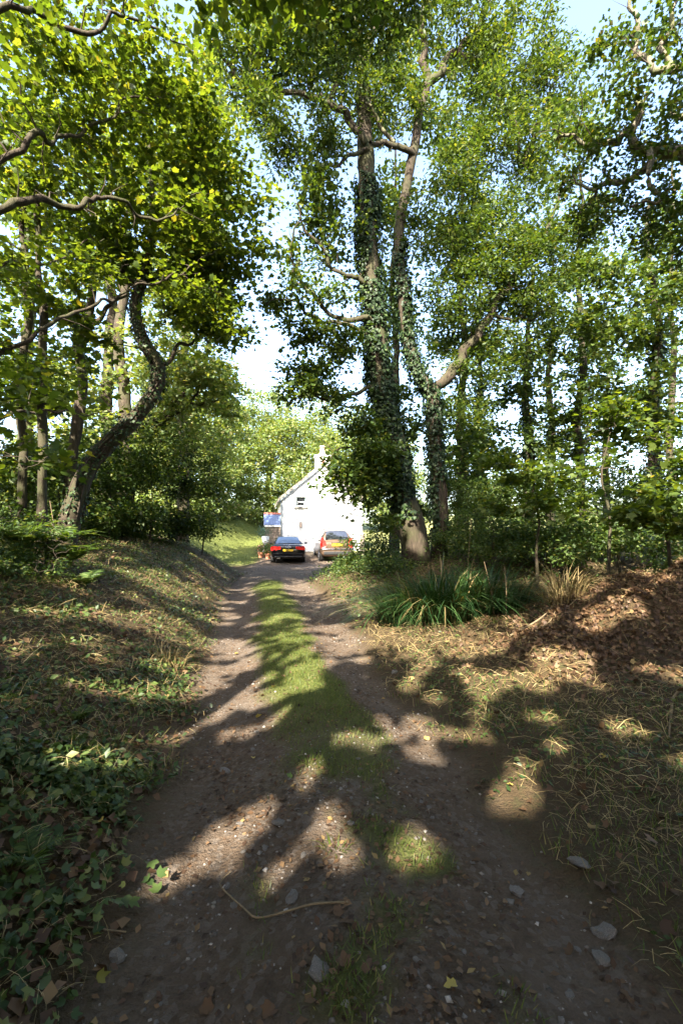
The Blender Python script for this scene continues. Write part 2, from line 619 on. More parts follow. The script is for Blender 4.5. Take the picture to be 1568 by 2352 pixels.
bump(nt, math_n(nt, 'ADD', math_n(nt, 'MULTIPLY', n_fine, .9), math_n(nt, 'ADD', n_mid, math_n(nt, 'MULTIPLY', vor.outputs['Distance'], .35))), p, 1.0, .035)

qc = gv[gq].mean(1)
cls = np.zeros(len(gq), int)
cls[track_mask(qc[:, 0], qc[:, 1]) > .02] = 1
cls[(cls == 0) & (lawn_mask(qc[:, 0], qc[:, 1]) > .02)] = 2
cls[(cls == 0) & (field_mask(qc[:, 0], qc[:, 1]) > .02)] = 3
for k, nm in enumerate(['woodland_floor', 'track', 'lawn', 'field']):
    q = gq[cls == k]
    used = np.unique(q)
    remap = np.zeros(len(gv), int)
    remap[used] = np.arange(len(used))
    me = mesh_arr(nm, gv[used], remap[q], smooth=True)
    for an, A in (('track', A_track), ('turf', A_grass), ('field', A_field)):
        me.attributes.new(an, 'FLOAT', 'POINT').data.foreach_set('value', A[used].astype(np.float32))
    link(nm, me, None, m_soil, kind='structure')


# ------------------------------------------------------------------ trees
class Tree:
    def __init__(s, name, label, base, cat='tree', group=None, bark='bark', seed=0):
        s.root = empty(name, base, label=label, cat=cat, group=group)
        s.base = np.array(base, float)
        s.S, s.Sr, s.tw = [], [], []
        s.lv = []
        s.bark = bark
        s.g = np.random.default_rng(seed + 100)
        s.seed = seed
        s.sun_gaps = True

    def limb(s, pts, rad, part='branch', n=9, wob=.03, step=.18, mat=None):
        s.seed += 1
        if part == 'branch':           # crooked, not hose-like: displace midpoints between the measured points
            gk = np.random.default_rng(s.seed + 999)
            pts, rad = [np.array(q, float) for q in pts], list(rad)
            for amp in (.11, .09):
                q2, r2 = [pts[0]], [rad[0]]
                for i in range(1, len(pts)):
                    L = np.linalg.norm(pts[i] - pts[i - 1])
                    q2 += [(pts[i] + pts[i - 1]) / 2 + gk.normal(0, amp * min(L, 1.0), 3) * np.array([1, .6, 1]), pts[i]]
                    r2 += [(rad[i] + rad[i - 1]) / 2 * gk.uniform(.92, 1.12), rad[i]]
                pts, rad = q2, r2
        p, r = smooth_path(pts, rad, step if part != 'branch' else .09, wob, s.seed)
        if part == 'branch':           # bare side twigs
            for i in range(3, len(p) - 1, 4):
                t0 = norm(p[i + 1] - p[i - 1])
                d0 = norm(np.cross(t0, gk.normal(0, 1, 3))) + t0 * .6 + np.array([0, 0, .15])
                l0 = gk.uniform(.15, .65)
                m0 = p[i] + d0 * l0 * .5 + gk.normal(0, .05, 3)
                e0 = p[i] + d0 * l0 + gk.normal(0, .09, 3)
                r0 = min(.012, r[i] * .45)
                s.tw.append((np.array([p[i], m0, e0]), np.array([r0, r0 * .7, .0025])))
        v, f = tube_arr(p, r, n)
        # knobbly bark outline
        cen = np.repeat(p, n, 0)
        k = 1 + .10 * (np.sin(v[:, 2] * 7 + v[:, 0] * 9 + s.seed) * np.sin(v[:, 1] * 8 + v[:, 2] * 3))
        v = cen + (v - cen) * k[:, None]
        me = mesh_arr(part, v - s.base, f, True)
        link(part, me, s.root, M[mat or s.bark])
        s.S.append(p)
        s.Sr.append(r)
        return p, r

    def sprout(s, centres, leafn, spread, size, kind, flat=.5, up=.9, maxr=.045, nseg=0, droop=.12, along=.45):
        """join each twig tip to the nearest wood with a bent branch and hang leaves round it"""
        g = s.g
        nseg = nseg or (3 if s.base[1] > 13 or s.base[1] < 1 else 5)
        S = np.vstack(s.S)
        Sr = np.concatenate(s.Sr)
        c = np.array(centres, float)
        dmin = np.array([np.min(((S - q) ** 2).sum(1)) for q in c])
        for q in c[np.argsort(dmin)]:
            d2 = ((S - q) ** 2).sum(1)
            i = int(np.argmin(d2 + np.maximum(0, S[:, 2] - q[2] + .1) ** 2 * .8))
            a = S[i]
            L = math.sqrt(((a - q) ** 2).sum())
            t = np.linspace(0, 1, nseg + 1)[:, None]
            mid = (a + q) / 2 + np.array([0, 0, .14 * L]) + g.normal(0, .09 * L, 3)
            b = (1 - t) ** 2 * a + 2 * t * (1 - t) * mid + t ** 2 * q
            b[1:-1] += g.normal(0, .035 * L, (nseg - 1, 3))
            r0 = min(maxr, Sr[i] * .65, .008 + .015 * L)
            r = np.linspace(r0, max(.0035, r0 * .25), nseg + 1)
            s.tw.append((b, r))
            S = np.vstack([S, b[1:]])
            Sr = np.concatenate([Sr, r[1:]])
            n = max(1, int(leafn * g.uniform(.55, 1.45)))
            sp = spread * g.uniform(.7, 1.25)
            pos = q + g.normal(0, 1, (n, 3)) * np.array([sp, sp, sp * flat]) * .55
            m = g.random(n) < along
            tt = g.random(m.sum()) ** .6
            idx = np.minimum((tt * nseg).astype(int), nseg - 1)
            fr = (tt * nseg - idx)[:, None]
            pos[m] = b[idx] * (1 - fr) + b[idx + 1] * fr + g.normal(0, 1, (m.sum(), 3)) * np.array([sp, sp, sp * flat]) * .3
            out = pos - b[-2] + g.normal(0, .25, (n, 3)) * sp
            out[:, 2] -= droop * np.linalg.norm(out, axis=1) * 2 + .05
            nr = np.array([0, 0, up]) + g.normal(0, .55, (n, 3))
            sz = size * g.uniform(.5, 1.3, n)
            s.lv.append((kind, pos, nr, out, sz))
        s.S, s.Sr = [S], [Sr]

    def blob(s, px, py, Y, rx, ry, rd, n, **k):
        """twig tips through an egg-shaped mass measured in the photo at depth Y"""
        c = P(px, py, Y)
        m = Y / F
        s.blobw(c, (rx * m, rd, ry * m), n, **k)

    def blobw(s, c, r, n, **k):
        d = norm(s.g.normal(0, 1, (n, 3))) * (s.g.random((n, 1)) ** (1 / 2.6))
        pts = np.array(c) + d * np.array(r)
        pts[:, 2] = np.maximum(pts[:, 2], terr(pts[:, 0], pts[:, 1]) + .15)
        s.sprout(pts, **k)

    def finish(s, mat, single=0, crown='crown'):
        if s.tw:
            v, f = joinarr([tube_arr(b, r, 3 if s.base[1] > 13 or s.base[1] < 1 else 4) for b, r in s.tw])
            link('twigs', mesh_arr('twigs', v - s.base, f, True), s.root, M['twig'], kind='stuff')
        parts = []
        for kd in sorted(set(l[0] for l in s.lv)):
            L = [l for l in s.lv if l[0] == kd]
            pos, nr, out, sz = (np.concatenate([l[i] for l in L]) for i in (1, 2, 3, 4))
            keep = pos[:, 2] > terr(pos[:, 0], pos[:, 1]) + .03
            dist = np.linalg.norm(pos - np.array([0, 0, CAM_Z]), axis=1)
            keep &= dist > 1.3
            if s.sun_gaps:
                keep &= ~in_sun_gap(pos + norm(out) * sz[:, None] * .5)
            pos, nr, out, sz, dist = pos[keep], nr[keep], out[keep], sz[keep], dist[keep]
            if single and kd == 'maple':
                vis = (pos[:, 1] > .8) & (np.abs(pos[:, 0]) < pos[:, 1] * .74) & (pos[:, 2] - CAM_Z < pos[:, 1] * 1.1)
                near = np.nonzero(vis)[0]
                near = near[np.argsort(dist[near])][:single]
                tv, tf = LEAF[kd]
                for i in near:
                    v, f = leaf_arr(kd, np.zeros((1, 3)), nr[i:i + 1], out[i:i + 1], sz[i:i + 1])
                    link('leaf', mesh_arr('leaf', v, f), s.root, M[mat], loc=pos[i] - s.base)
                rest = np.ones(len(pos), bool)
                rest[near] = False
                pos, nr, out, sz = pos[rest], nr[rest], out[rest], sz[rest]
            parts.append(leaf_arr(kd, pos, nr, out, sz))
        if parts:
            v, f = joinarr(parts)
            link(crown, mesh_arr(crown, v - s.base, f), s.root, M[mat], kind='stuff')
            global NLEAF
            NLEAF += len(f)
        return s.root

    def ivy(s, p, r, z0, z1, n, off=.07, size=.085):
        """ivy leaves climbing a stem between two heights"""
        g = s.g
        m = np.nonzero((p[:, 2] > z0) & (p[:, 2] < z1))[0]
        i = g.choice(m, n)
        a = g.random(n) * 2 * PI
        rad = np.stack([np.cos(a), np.sin(a), np.zeros(n)], 1)
        dens = vnoise(a * 1.5, p[i, 2] * 1.1, 1, s.seed) + .35 * vnoise(a, p[i, 2] * 4, 1, s.seed + 3)
        keep = dens > .48
        i, rad, n = i[keep], rad[keep], keep.sum()
        pos = p[i] + rad * (r[i] * 1.02 + np.abs(g.normal(0, off, n)))[:, None] + np.stack([np.zeros(n), np.zeros(n), g.uniform(-.12, .12, n)], 1)
        nr = rad + np.array([0, 0, .45]) + g.normal(0, .35, (n, 3))
        d = np.array([0, 0, -1.0]) + g.normal(0, .5, (n, 3)) + rad * .3
        v, f = leaf_arr('broad', pos, nr, d, size * g.uniform(.6, 1.4, n))
        link('ivy', mesh_arr('ivy', v - s.base, f), s.root, M['ivy'], kind='stuff')
        # woody ivy stems
        tubes = []
        for k in range(5):
            a0 = g.random() * 6.28
            mm = m[::2]
            q = p[mm]
            aa = a0 + np.sin(np.arange(len(q)) * .25 + k) * .6
            q = q + np.stack([np.cos(aa), np.sin(aa), np.zeros(len(q))], 1) * (r[mm] * 1.03)[:, None]
            tubes.append(tube_arr(q, np.linspace(.022, .009, len(q)), 5))
        v, f = joinarr(tubes)
        link('ivy_stem', mesh_arr('ivy_stem', v - s.base, f, True), s.root, M['twig'])


NLEAF = 0


def px_path(pts, Y, dY=0):
    n = len(pts)
    return [P(x, y, Y + dY * i / max(1, n - 1)) for i, (x, y) in enumerate(pts)]


# --- big ivy-clad ash beside the drive
b1 = P(957, 1288, 12.0)
b1[2] = float(terr(b1[0], b1[1])) - .1
T = Tree('ash_tree', 'tall ivy-clad ash with the thickest trunk, leaning left beside the drive', b1, seed=1)
tp, tr = T.limb([b1, P(945, 1200, 12)] + px_path([(925, 1130), (897, 1000), (872, 850), (852, 650), (842, 450), (838, 300), (828, 150), (803, 0), (790, -140), (770, -300)], 12.0, .6),
                [.38, .33, .31, .30, .29, .27, .24, .21, .17, .14, .10, .05], 'trunk', n=16, wob=.02)
T.limb(px_path([(838, 330), (815, 300), (792, 255), (760, 237), (715, 228), (640, 208), (585, 198), (540, 180), (512, 130), (495, 60)], 12.1, -1.4), [.11, .10, .095, .08, .07, .06, .05, .04, .03, .02])
T.limb(px_path([(745, 262), (762, 215), (790, 160), (808, 100), (770, 70), (745, 30), (730, -40)], 11.7, -.6), [.06, .065, .065, .06, .055, .045, .03])
T.limb(px_path([(585, 198), (570, 150), (598, 90), (590, 20), (600, -60)], 11.0, -.4), [.03, .03, .026, .022, .015])
T.limb(px_path([(858, 660), (825, 640), (795, 635), (760, 615), (742, 575), (700, 530), (690, 470)], 12.0, -.7), [.08, .07, .055, .05, .042, .03, .018])
T.limb(px_path([(866, 745), (800, 735), (740, 705), (700, 665), (672, 625), (668, 570), (690, 500)], 12.0, -.9), [.08, .065, .055, .045, .036, .03, .015])
T.limb(px_path([(866, 765), (770, 742), (730, 730), (690, 700), (650, 690), (612, 700)], 12.0, -1.0), [.06, .05, .045, .034, .024, .012])
T.limb(px_path([(880, 905), (820, 905), (770, 915), (720, 905), (665, 890)], 12.0, -.8), [.06, .05, .045, .03, .015])
T.limb(px_path([(845, 345), (800, 355), (760, 380), (720, 400), (690, 440)], 12.1, -.9), [.06, .05, .04, .03, .015])
T.limb(px_path([(912, 1090), (870, 1050), (820, 1020), (780, 1030), (750, 1060)], 12.0, -.8), [.05, .04, .03, .022, .012])
T.limb(px_path([(830, 170), (870, 60), (900, -60), (940, -200)], 12.5, .6), [.12, .10, .08, .05])
A = dict(leafn=100, spread=.40, size=.135, kind='ashleaf', flat=.8)
for b in [(830, -190, 12.6, 300, 150, 2.0, 46), (690, 70, 11.2, 150, 100, 1.3, 36), (700, 30, 9.2, 160, 90, 1.0, 30), (850, 20, 9.2, 130, 90, 1.0, 26), (850, 60, 12, 130, 110, 1.4, 24), (820, -180, 8.6, 260, 150, 1.6, 50), (560, 120, 11, 85, 90, 1.1, 26), (600, 260, 11.2, 60, 60, .7, 13),
          (650, 330, 11.2, 55, 70, .7, 13), (740, 300, 11.5, 55, 80, .8, 16), (905, 220, 12.3, 70, 110, 1, 22), (780, 180, 11.8, 80, 80, 1, 16), (640, 150, 11.3, 90, 80, 1, 18)]:
    T.blob(*b[:6], int(b[6] * 1.3), **A)
Bk = dict(leafn=70, spread=.40, size=.125, kind='broad', flat=.55)
for b in [(730, 445, 11.6, 75, 75, .9, 22), (770, 540, 11.8, 70, 80, .9, 13), (690, 560, 11.8, 75, 70, .8, 8), (650, 690, 11.4, 70, 40, .8, 11), (740, 670, 11.9, 80, 50, .8, 8), (720, 775, 11.6, 90, 36, .8, 16), (800, 800, 11.8, 50, 60, .7, 11),
          (700, 850, 11.3, 70, 22, .7, 12), (730, 905, 11.3, 90, 34, .7, 20), (825, 965, 11.5, 60, 45, .8, 14), (855, 1035, 11.3, 55, 60, .8, 28), (850, 1110, 11.4, 60, 70, .8, 26), (802, 1080, 11.2, 48, 36, .6, 13), (880, 1190, 11.6, 30, 40, .6, 8), (775, 1118, 11.1, 24, 12, .4, 2)]:
    T.blob(*b, **Bk)
T.ivy(tp, tr, 1.9, 11.5, 15000, .09, .088)
T.finish('ash')

# --- forked second stem to its right
b2 = P(1008, 1280, 12.5)
b2[2] = float(terr(b2[0], b2[1])) - .1
T = Tree('ash_tree', 'slimmer ivy-wrapped ash forking low, right of the thickest trunk', b2, seed=40)
tp, tr = T.limb([b2] + px_path([(1008, 1180), (1003, 1080), (998, 990), (990, 905), (962, 865), (938, 780), (926, 690), (915, 600), (922, 500), (940, 390), (965, 260), (985, 185)], 12.5, 0),
                [.25, .21, .19, .19, .20, .18, .165, .15, .14, .135, .13, .12, .11], 'trunk', n=14, wob=.02)
T.limb(px_path([(985, 185), (968, 140), (962, 70), (975, 20), (955, -80), (960, -200)], 12.5, -.4), [.11, .10, .09, .08, .06, .03])
T.limb(px_path([(985, 190), (1015, 150), (1050, 120), (1085, 100), (1120, 20), (1150, -100)], 12.5, .5), [.10, .10, .085, .07, .06, .03])
T.limb(px_path([(990, 905), (1020, 875), (1060, 825), (1100, 775), (1130, 720), (1165, 665), (1215, 600), (1260, 520), (1300, 400)], 12.5, .6), [.15, .14, .125, .11, .10, .09, .075, .055, .025])
T.limb(px_path([(948, 355), (915, 335), (880, 325), (846, 330)], 12.4, -.5), [.08, .08, .075, .05])
T.limb(px_path([(905, 328), (870, 290), (850, 250), (840, 235)], 12.2, -.5), [.05, .045, .04, .03], mat='bark_pale')
T.limb(px_path([(1130, 720), (1180, 740), (1220, 735), (1270, 690)], 12.8, .6), [.06, .05, .04, .02])
T.limb(px_path([(1200, 380), (1225, 320), (1255, 240), (1270, 160)], 12.7, .2), [.05, .045, .035, .02])
T.limb(px_path([(1050, 120), (1130, 190), (1180, 280), (1200, 380)], 12.6, .2), [.06, .055, .05, .045])
for b in [(1130, -100, 12.8, 250, 130, 1.8, 36), (1060, 70, 12.4, 110, 100, 1.2, 32), (1170, 130, 12.7, 110, 120, 1.3, 36), (1270, 190, 12.8, 100, 120, 1.3, 36), (1110, 300, 12.6, 100, 110, 1.2, 34),
          (1220, 330, 12.6, 90, 80, 1.2, 26), (1040, 430, 12.5, 70, 90, 1.0, 22), (1130, 480, 12.7, 80, 60, 1.0, 14), (1060, 560, 12.6, 100, 80, 1.1, 30), (1160, 560, 12.7, 90, 70, 1.1, 26), (1260, 560, 12.9, 90, 90, 1.1, 26),
          (1050, 690, 12.7, 80, 70, 1.0, 26), (1150, 640, 12.7, 90, 60, 1.0, 22), (1090, 850, 13, 70, 60, .9, 16), (1210, 680, 12.9, 80, 50, 1.0, 16), (1180, 800, 13, 80, 60, 1.0, 16), (960, 520, 12.3, 40, 60, .6, 7), (1070, 950, 13.0, 60, 60, .8, 18)]:
    T.blob(*b[:6], int(b[6] * 1.3), **dict(A, leafn=96))
T.ivy(tp, tr, 1.5, 9.8, 7000, .07, .082)
T.finish('ash')

# --- leaning tree on the left bank
b3 = at_ground(150, 9.5)
T = Tree('sycamore_tree', 'leaning sycamore with a bent ivy-covered trunk on the left bank', b3 + np.array([0, 0, -.1]), seed=70)
tp, tr = T.limb([b3] + px_path([(180, 1130), (215, 1060), (265, 1005), (310, 965), (350, 905), (364, 860), (352, 820), (326, 770), (312, 705), (330, 650), (345, 560), (350, 450), (345, 330)], 9.5, .6),
                [.22, .18, .17, .16, .155, .15, .145, .135, .125, .115, .10, .08, .06, .03], 'trunk', n=14, wob=.02)
T.limb(px_path([(318, 680), (280, 640), (285, 560), (270, 480), (280, 400)], 9.9, .3), [.08, .075, .06, .045, .025])
T.limb(px_path([(330, 650), (380, 615), (430, 560), (480, 500), (520, 420)], 9.9, .8), [.08, .07, .055, .04, .02])
T.limb(px_path([(362, 850), (400, 800), (440, 790), (480, 760)], 10, .8), [.05, .04, .03, .018])
Sy = dict(leafn=46, spread=.42, size=.15, kind='lobed', flat=.45)
for b in [(330, 420, 9.8, 130, 110, 1.2, 20), (460, 480, 10.2, 90, 110, 1.1, 28), (250, 540, 9.6, 110, 90, 1.1, 24), (420, 620, 10, 100, 70, 1.1, 26), (500, 650, 10.3, 60, 90, .9, 22), (520, 760, 10.4, 45, 55, .8, 12), (320, 250, 10, 140, 120, 1.2, 14), (440, 300, 10.4, 90, 100, 1.2, 12), (200, 760, 9.3, 70, 60, 1.0, 8), (430, 730, 10.0, 60, 40, .8, 10)]:
    T.blob(*b, **Sy)
T.ivy(tp, tr, 1.8, 7.5, 2600, .04, .06)
T.finish('syc')

# --- slim dark stem beside it, straight
b = at_ground(158, 10.5)
T = Tree('sycamore_tree', 'slim straight dark sycamore stem just behind the leaning one', b, seed=90)
T.limb([b] + px_path([(165, 1080), (182, 960), (188, 880), (180, 780), (215, 700), (205, 560), (215, 420), (200, 250)], 10.5, .4), [.15, .13, .12, .115, .11, .10, .08, .05, .02], 'trunk', n=10)
T.limb(px_path([(185, 800), (220, 745), (255, 700), (300, 640)], 10.6, .5), [.06, .055, .045, .02])
for b_ in [(150, 560, 10.6, 130, 120, 1.3, 18), (220, 380, 10.8, 130, 130, 1.3, 14), (120, 820, 10.8, 100, 90, 1.0, 14)]:
    T.blob(*b_, **Sy)
T.finish('syc')

# --- thin pole stems at the far left
for k, (x0, x1, Y, lab) in enumerate([(97, 92, 8.5, 'thin pole-straight young sycamore near the left edge'), (50, 58, 9.5, 'thin young sycamore with a kinked stem at the left edge')]):
    b = at_ground(x0, Y)
    T = Tree('young_sycamore_tree', lab, b, seed=110 + k * 9)
    T.limb([b] + px_path([(x0 + 4, 1040), (x0 + 2, 880), (x1 + 8, 740), (x1, 620), (x1 - 2, 500), (x1 + 12, 350), (x1 + 20, 220)], Y, .3), [.09, .08, .075, .07, .06, .05, .035, .015], 'trunk', n=8)
    for b_ in [(x1, 450, Y, 110, 110, 1.0, 12), (x1, 680, Y, 110, 80, 1.0, 12), (x1 + 30, 280, Y, 120, 90, 1.1, 9), (x0 - 20, 900, Y, 90, 70, .9, 12)]:
        T.blob(*b_, **Sy)
    T.finish('syc')

# --- sycamore at the left whose long boughs reach over the drive; near, big leaves
K4 = 1.32
b4 = np.array([-6.6, 4.5, float(terr(-6.6, 4.5))])
T = Tree('sycamore_tree', 'near sycamore whose long dark boughs enter from the left edge with large glowing leaves', b4, seed=130)
top4 = np.array([-6.4, 5.0, 10.5])
T.limb([b4, (-6.6, 4.6, 3), (-6.4, 4.7, 5.5), top4, (-6.0, 5.0, 14)], [.36, .31, .27, .17, .05], 'trunk', n=12)


def near4(start, pts, Y, dY, rad):
    T.limb([np.array(start)] + px_path(pts, Y * K4, dY * K4), [r * .62 for r in rad], wob=.06)


near4((-6.45, 4.7, 5.0), [(-60, 520), (0, 492), (60, 472), (130, 463), (205, 455), (255, 462), (300, 480), (350, 500), (410, 478), (470, 455)], 4.6, 1.6, [.11, .09, .085, .08, .075, .062, .05, .042, .034, .022, .012])
near4((-6.45, 4.7, 5.8), [(-60, 430), (0, 385), (50, 345), (100, 322), (140, 308), (205, 282), (285, 240), (370, 215)], 4.6, 1.4, [.10, .085, .08, .07, .062, .055, .042, .03, .014])
near4((-6.45, 4.7, 3.2), [(-80, 850), (0, 825), (90, 760), (165, 716), (235, 690), (330, 648), (400, 630), (450, 605), (500, 560)], 4.8, 2.0, [.08, .06, .052, .046, .042, .037, .030, .024, .018, .01])
near4(top4, [(-40, 40), (80, 20), (200, 60), (320, 60), (420, 110)], 4.5, 1.2, [.10, .08, .065, .05, .035, .015])
near4((-6.5, 4.6, 2.8), [(-90, 1020), (0, 960), (70, 950), (150, 940), (230, 950), (330, 990)], 3.8, 1.2, [.05, .036, .028, .022, .016, .011, .006])
near4((-6.45, 4.7, 4.6), [(-40, 620), (40, 600), (110, 610), (180, 560), (240, 540)], 5.4, 1.0, [.05, .04, .034, .028, .02, .01])
Ns = dict(leafn=40, spread=.45, size=.105, kind='maple', flat=.4, up=1.2)
for b in [(80, 90, 5.2, 190, 130, 1.0, 30), (280, 110, 5.7, 160, 120, 1.1, 32), (420, 200, 6.2, 90, 110, 1.0, 20), (120, 270, 5.4, 190, 90, .9, 20), (330, 300, 6.2, 150, 100, 1.1, 25), (470, 360, 6.7, 100, 100, 1.0, 24), (560, 470, 7.0, 60, 80, .9, 16),
          (100, 420, 5.8, 170, 50, .9, 7), (300, 480, 6.2, 150, 60, 1.0, 12), (460, 540, 6.8, 120, 70, .9, 20), (580, 580, 7.2, 50, 60, .7, 12), (60, 620, 5.2, 140, 60, .8, 8), (240, 640, 6.2, 130, 40, .8, 7), (430, 670, 6.6, 80, 60, .8, 11), (520, 740, 6.9, 50, 50, .6, 8),
          (60, 800, 5.0, 120, 60, .8, 9), (50, 940, 3.6, 100, 60, .6, 9), (50, 1050, 3.3, 95, 45, .5, 8), (180, 900, 4.8, 70, 40, .6, 4)]:
    nb = b[6] // 3 + 1  # a third of the sprays carry the larger leaves
    T.blob(b[0], b[1], b[2] * K4, b[3], b[4], b[5] * K4, nb, **Ns)
    T.blob(b[0], b[1], b[2] * K4 + .3, b[3], b[4], b[5] * K4, int((b[6] - nb) * .9) + 1, **dict(Ns, kind='lobed', leafn=62, size=.10, spread=.5))
T.blobw((-.9, 5.4, 10.2), (2.4, 1.9, 1.3), 60, **dict(Ns, leafn=85, kind='broad', spread=.6, size=.16))  # this and the next two: unseen foliage added to shade drive, trunks and boughs
T.blobw((-6.4, 6.2, 7.6), (1.3, 1.3, 1.3), 30, **dict(Ns, leafn=70, kind='broad', spread=.5, size=.13))
T.blobw((-5.6, 2.6, 8.2), (1.6, 1.6, 1.3), 26, **dict(Ns, leafn=70, kind='broad', spread=.5, size=.13))
T.finish('syc', single=280)

# --- gnarled oak reaching in from the right edge
b5 = np.array([8.2, 7.6, float(terr(8.2, 7.6))])
T = Tree('oak_tree', 'gnarled pale-barked oak reaching crooked boughs in from the right edge', b5, seed=170, bark='bark_pale')
T.limb([b5, (8.2, 7.7, 3), (8.0, 7.8, 6.0), (7.7, 8.0, 9), (7.6, 8.2, 13)], [.42, .36, .32, .24, .08], 'trunk', n=14)
T.limb([np.array([8.05, 7.8, 5.6])] + px_path([(1640, 385), (1568, 355), (1520, 348), (1470, 335), (1440, 300), (1470, 265), (1455, 235), (1490, 215)], 7.8, .2), [.16, .13, .12, .105, .085, .065, .055, .045, .025])
T.limb(px_path([(1440, 300), (1415, 330), (1375, 335), (1340, 330), (1300, 310), (1270, 320)], 7.95, .4), [.06, .05, .045, .035, .025, .012])
T.limb(px_path([(1500, 348), (1480, 390), (1440, 410), (1400, 420), (1370, 440), (1345, 425), (1310, 395)], 7.85, .4), [.07, .06, .052, .045, .036, .026, .012])
T.limb(px_path([(1490, 345), (1490, 400), (1530, 450), (1500, 470), (1450, 475)], 7.8, -.3), [.05, .042, .036, .028, .014])
T.limb(px_path([(1370, 440), (1340, 470), (1320, 500)], 8.2, .1), [.03, .022, .012])
T.limb([np.array([7.75, 7.9, 8.4])] + px_path([(1600, 130), (1545, 165), (1500, 170), (1470, 120), (1460, 60), (1440, 20), (1430, -50)], 7.8, .3), [.12, .08, .07, .06, .055, .045, .035, .02])
T.limb(px_path([(1545, 165), (1520, 110), (1535, 40), (1560, -20)], 7.8, .1), [.05, .045, .035, .02])
T.limb([np.array([8.0, 7.8, 6.2])] + px_path([(1620, 250), (1560, 270), (1530, 255)], 7.8, .2), [.09, .06, .04, .02])
Ok = dict(leafn=52, spread=.26, size=.085, kind='broad', flat=.7)
for b in [(1490, 60, 8, 100, 80, 1.0, 26), (1380, 130, 8.3, 70, 80, .9, 16), (1500, 220, 8, 90, 60, .9, 22), (1400, 260, 8.1, 80, 60, .9, 18), (1530, 330, 7.9, 60, 60, .8, 14), (1350, 370, 8.2, 70, 50, .8, 16), (1440, 460, 8.0, 100, 50, .9, 26), (1540, 500, 7.9, 70, 60, .8, 20), (1340, 500, 8.3, 60, 40, .7, 10), (1300, 300, 8.4, 50, 50, .7, 8), (1550, 600, 8.0, 60, 50, .7, 12), (1450, 350, 8, 60, 40, .7, 9)]:
    T.blob(*b[:6], max(4, int(b[6] * .8)), **Ok)
T.blobw((8.0, 7.0, 12.0), (3.5, 3, 2.0), 30, **dict(Ok, leafn=60, spread=.55, size=.13))
T.finish('oak')

# ------------------------------------------------------------------ trees further off
def wood_tree(name, label, px, Y, path, rad, blobs, mat, kind='broad', leafn=55, spread=.6, size=.19, seed=0, limbs=(), group=None, bark='bark', ivy=0, flat=.5):
    b = at_ground(px, Y)
    T = Tree(name, label, b + np.array([0, 0, -.1]), seed=seed, group=group, bark=bark)
    tp, tr = T.limb([b] + px_path(path, Y, .5), rad, 'trunk', n=9)
    for lp, lr, dY in limbs:
        T.limb(px_path(lp, Y, dY), lr)
    for q in blobs:
        T.blob(*q, leafn=leafn, spread=spread, size=size, kind=kind, flat=flat, maxr=.05)
    if ivy:
        T.ivy(tp, tr, 1.5, 8, ivy, .08, .11)
    return T.finish(mat)


# left wood, middle distance
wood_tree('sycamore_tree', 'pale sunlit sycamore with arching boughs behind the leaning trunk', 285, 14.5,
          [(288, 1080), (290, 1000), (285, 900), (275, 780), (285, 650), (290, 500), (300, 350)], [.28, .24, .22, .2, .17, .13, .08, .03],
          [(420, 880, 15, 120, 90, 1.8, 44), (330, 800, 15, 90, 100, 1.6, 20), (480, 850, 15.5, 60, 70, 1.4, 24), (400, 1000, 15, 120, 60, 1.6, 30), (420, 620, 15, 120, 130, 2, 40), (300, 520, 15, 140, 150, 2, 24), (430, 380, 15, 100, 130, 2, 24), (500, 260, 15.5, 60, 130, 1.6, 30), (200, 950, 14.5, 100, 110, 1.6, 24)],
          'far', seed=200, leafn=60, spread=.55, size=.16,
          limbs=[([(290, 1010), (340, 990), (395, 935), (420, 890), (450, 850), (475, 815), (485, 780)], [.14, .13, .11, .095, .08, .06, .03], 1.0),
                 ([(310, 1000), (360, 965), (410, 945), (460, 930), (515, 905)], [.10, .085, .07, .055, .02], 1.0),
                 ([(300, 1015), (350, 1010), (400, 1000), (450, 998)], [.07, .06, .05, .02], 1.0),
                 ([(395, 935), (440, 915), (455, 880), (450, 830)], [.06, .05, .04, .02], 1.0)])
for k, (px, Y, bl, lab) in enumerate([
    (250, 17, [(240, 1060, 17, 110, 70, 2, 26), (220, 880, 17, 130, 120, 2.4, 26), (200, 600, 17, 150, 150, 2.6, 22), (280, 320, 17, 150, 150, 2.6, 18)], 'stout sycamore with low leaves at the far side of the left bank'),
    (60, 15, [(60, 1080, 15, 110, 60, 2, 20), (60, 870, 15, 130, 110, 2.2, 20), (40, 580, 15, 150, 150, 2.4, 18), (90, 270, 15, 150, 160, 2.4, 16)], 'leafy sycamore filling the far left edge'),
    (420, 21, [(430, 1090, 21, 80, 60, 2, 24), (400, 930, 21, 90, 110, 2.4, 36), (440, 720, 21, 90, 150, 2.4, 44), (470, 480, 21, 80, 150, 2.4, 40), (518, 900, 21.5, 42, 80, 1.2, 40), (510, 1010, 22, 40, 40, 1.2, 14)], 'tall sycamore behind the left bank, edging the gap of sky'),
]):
    wood_tree('sycamore_tree', lab, px, Y, [(px + 3, 1060), (px - 5, 900), (px + 8, 740), (px, 560), (px + 10, 380)], [.3, .26, .22, .18, .12, .04], bl, 'far' if k != 1 else 'syc', seed=230 + 11 * k, leafn=60, spread=.62, size=.19)

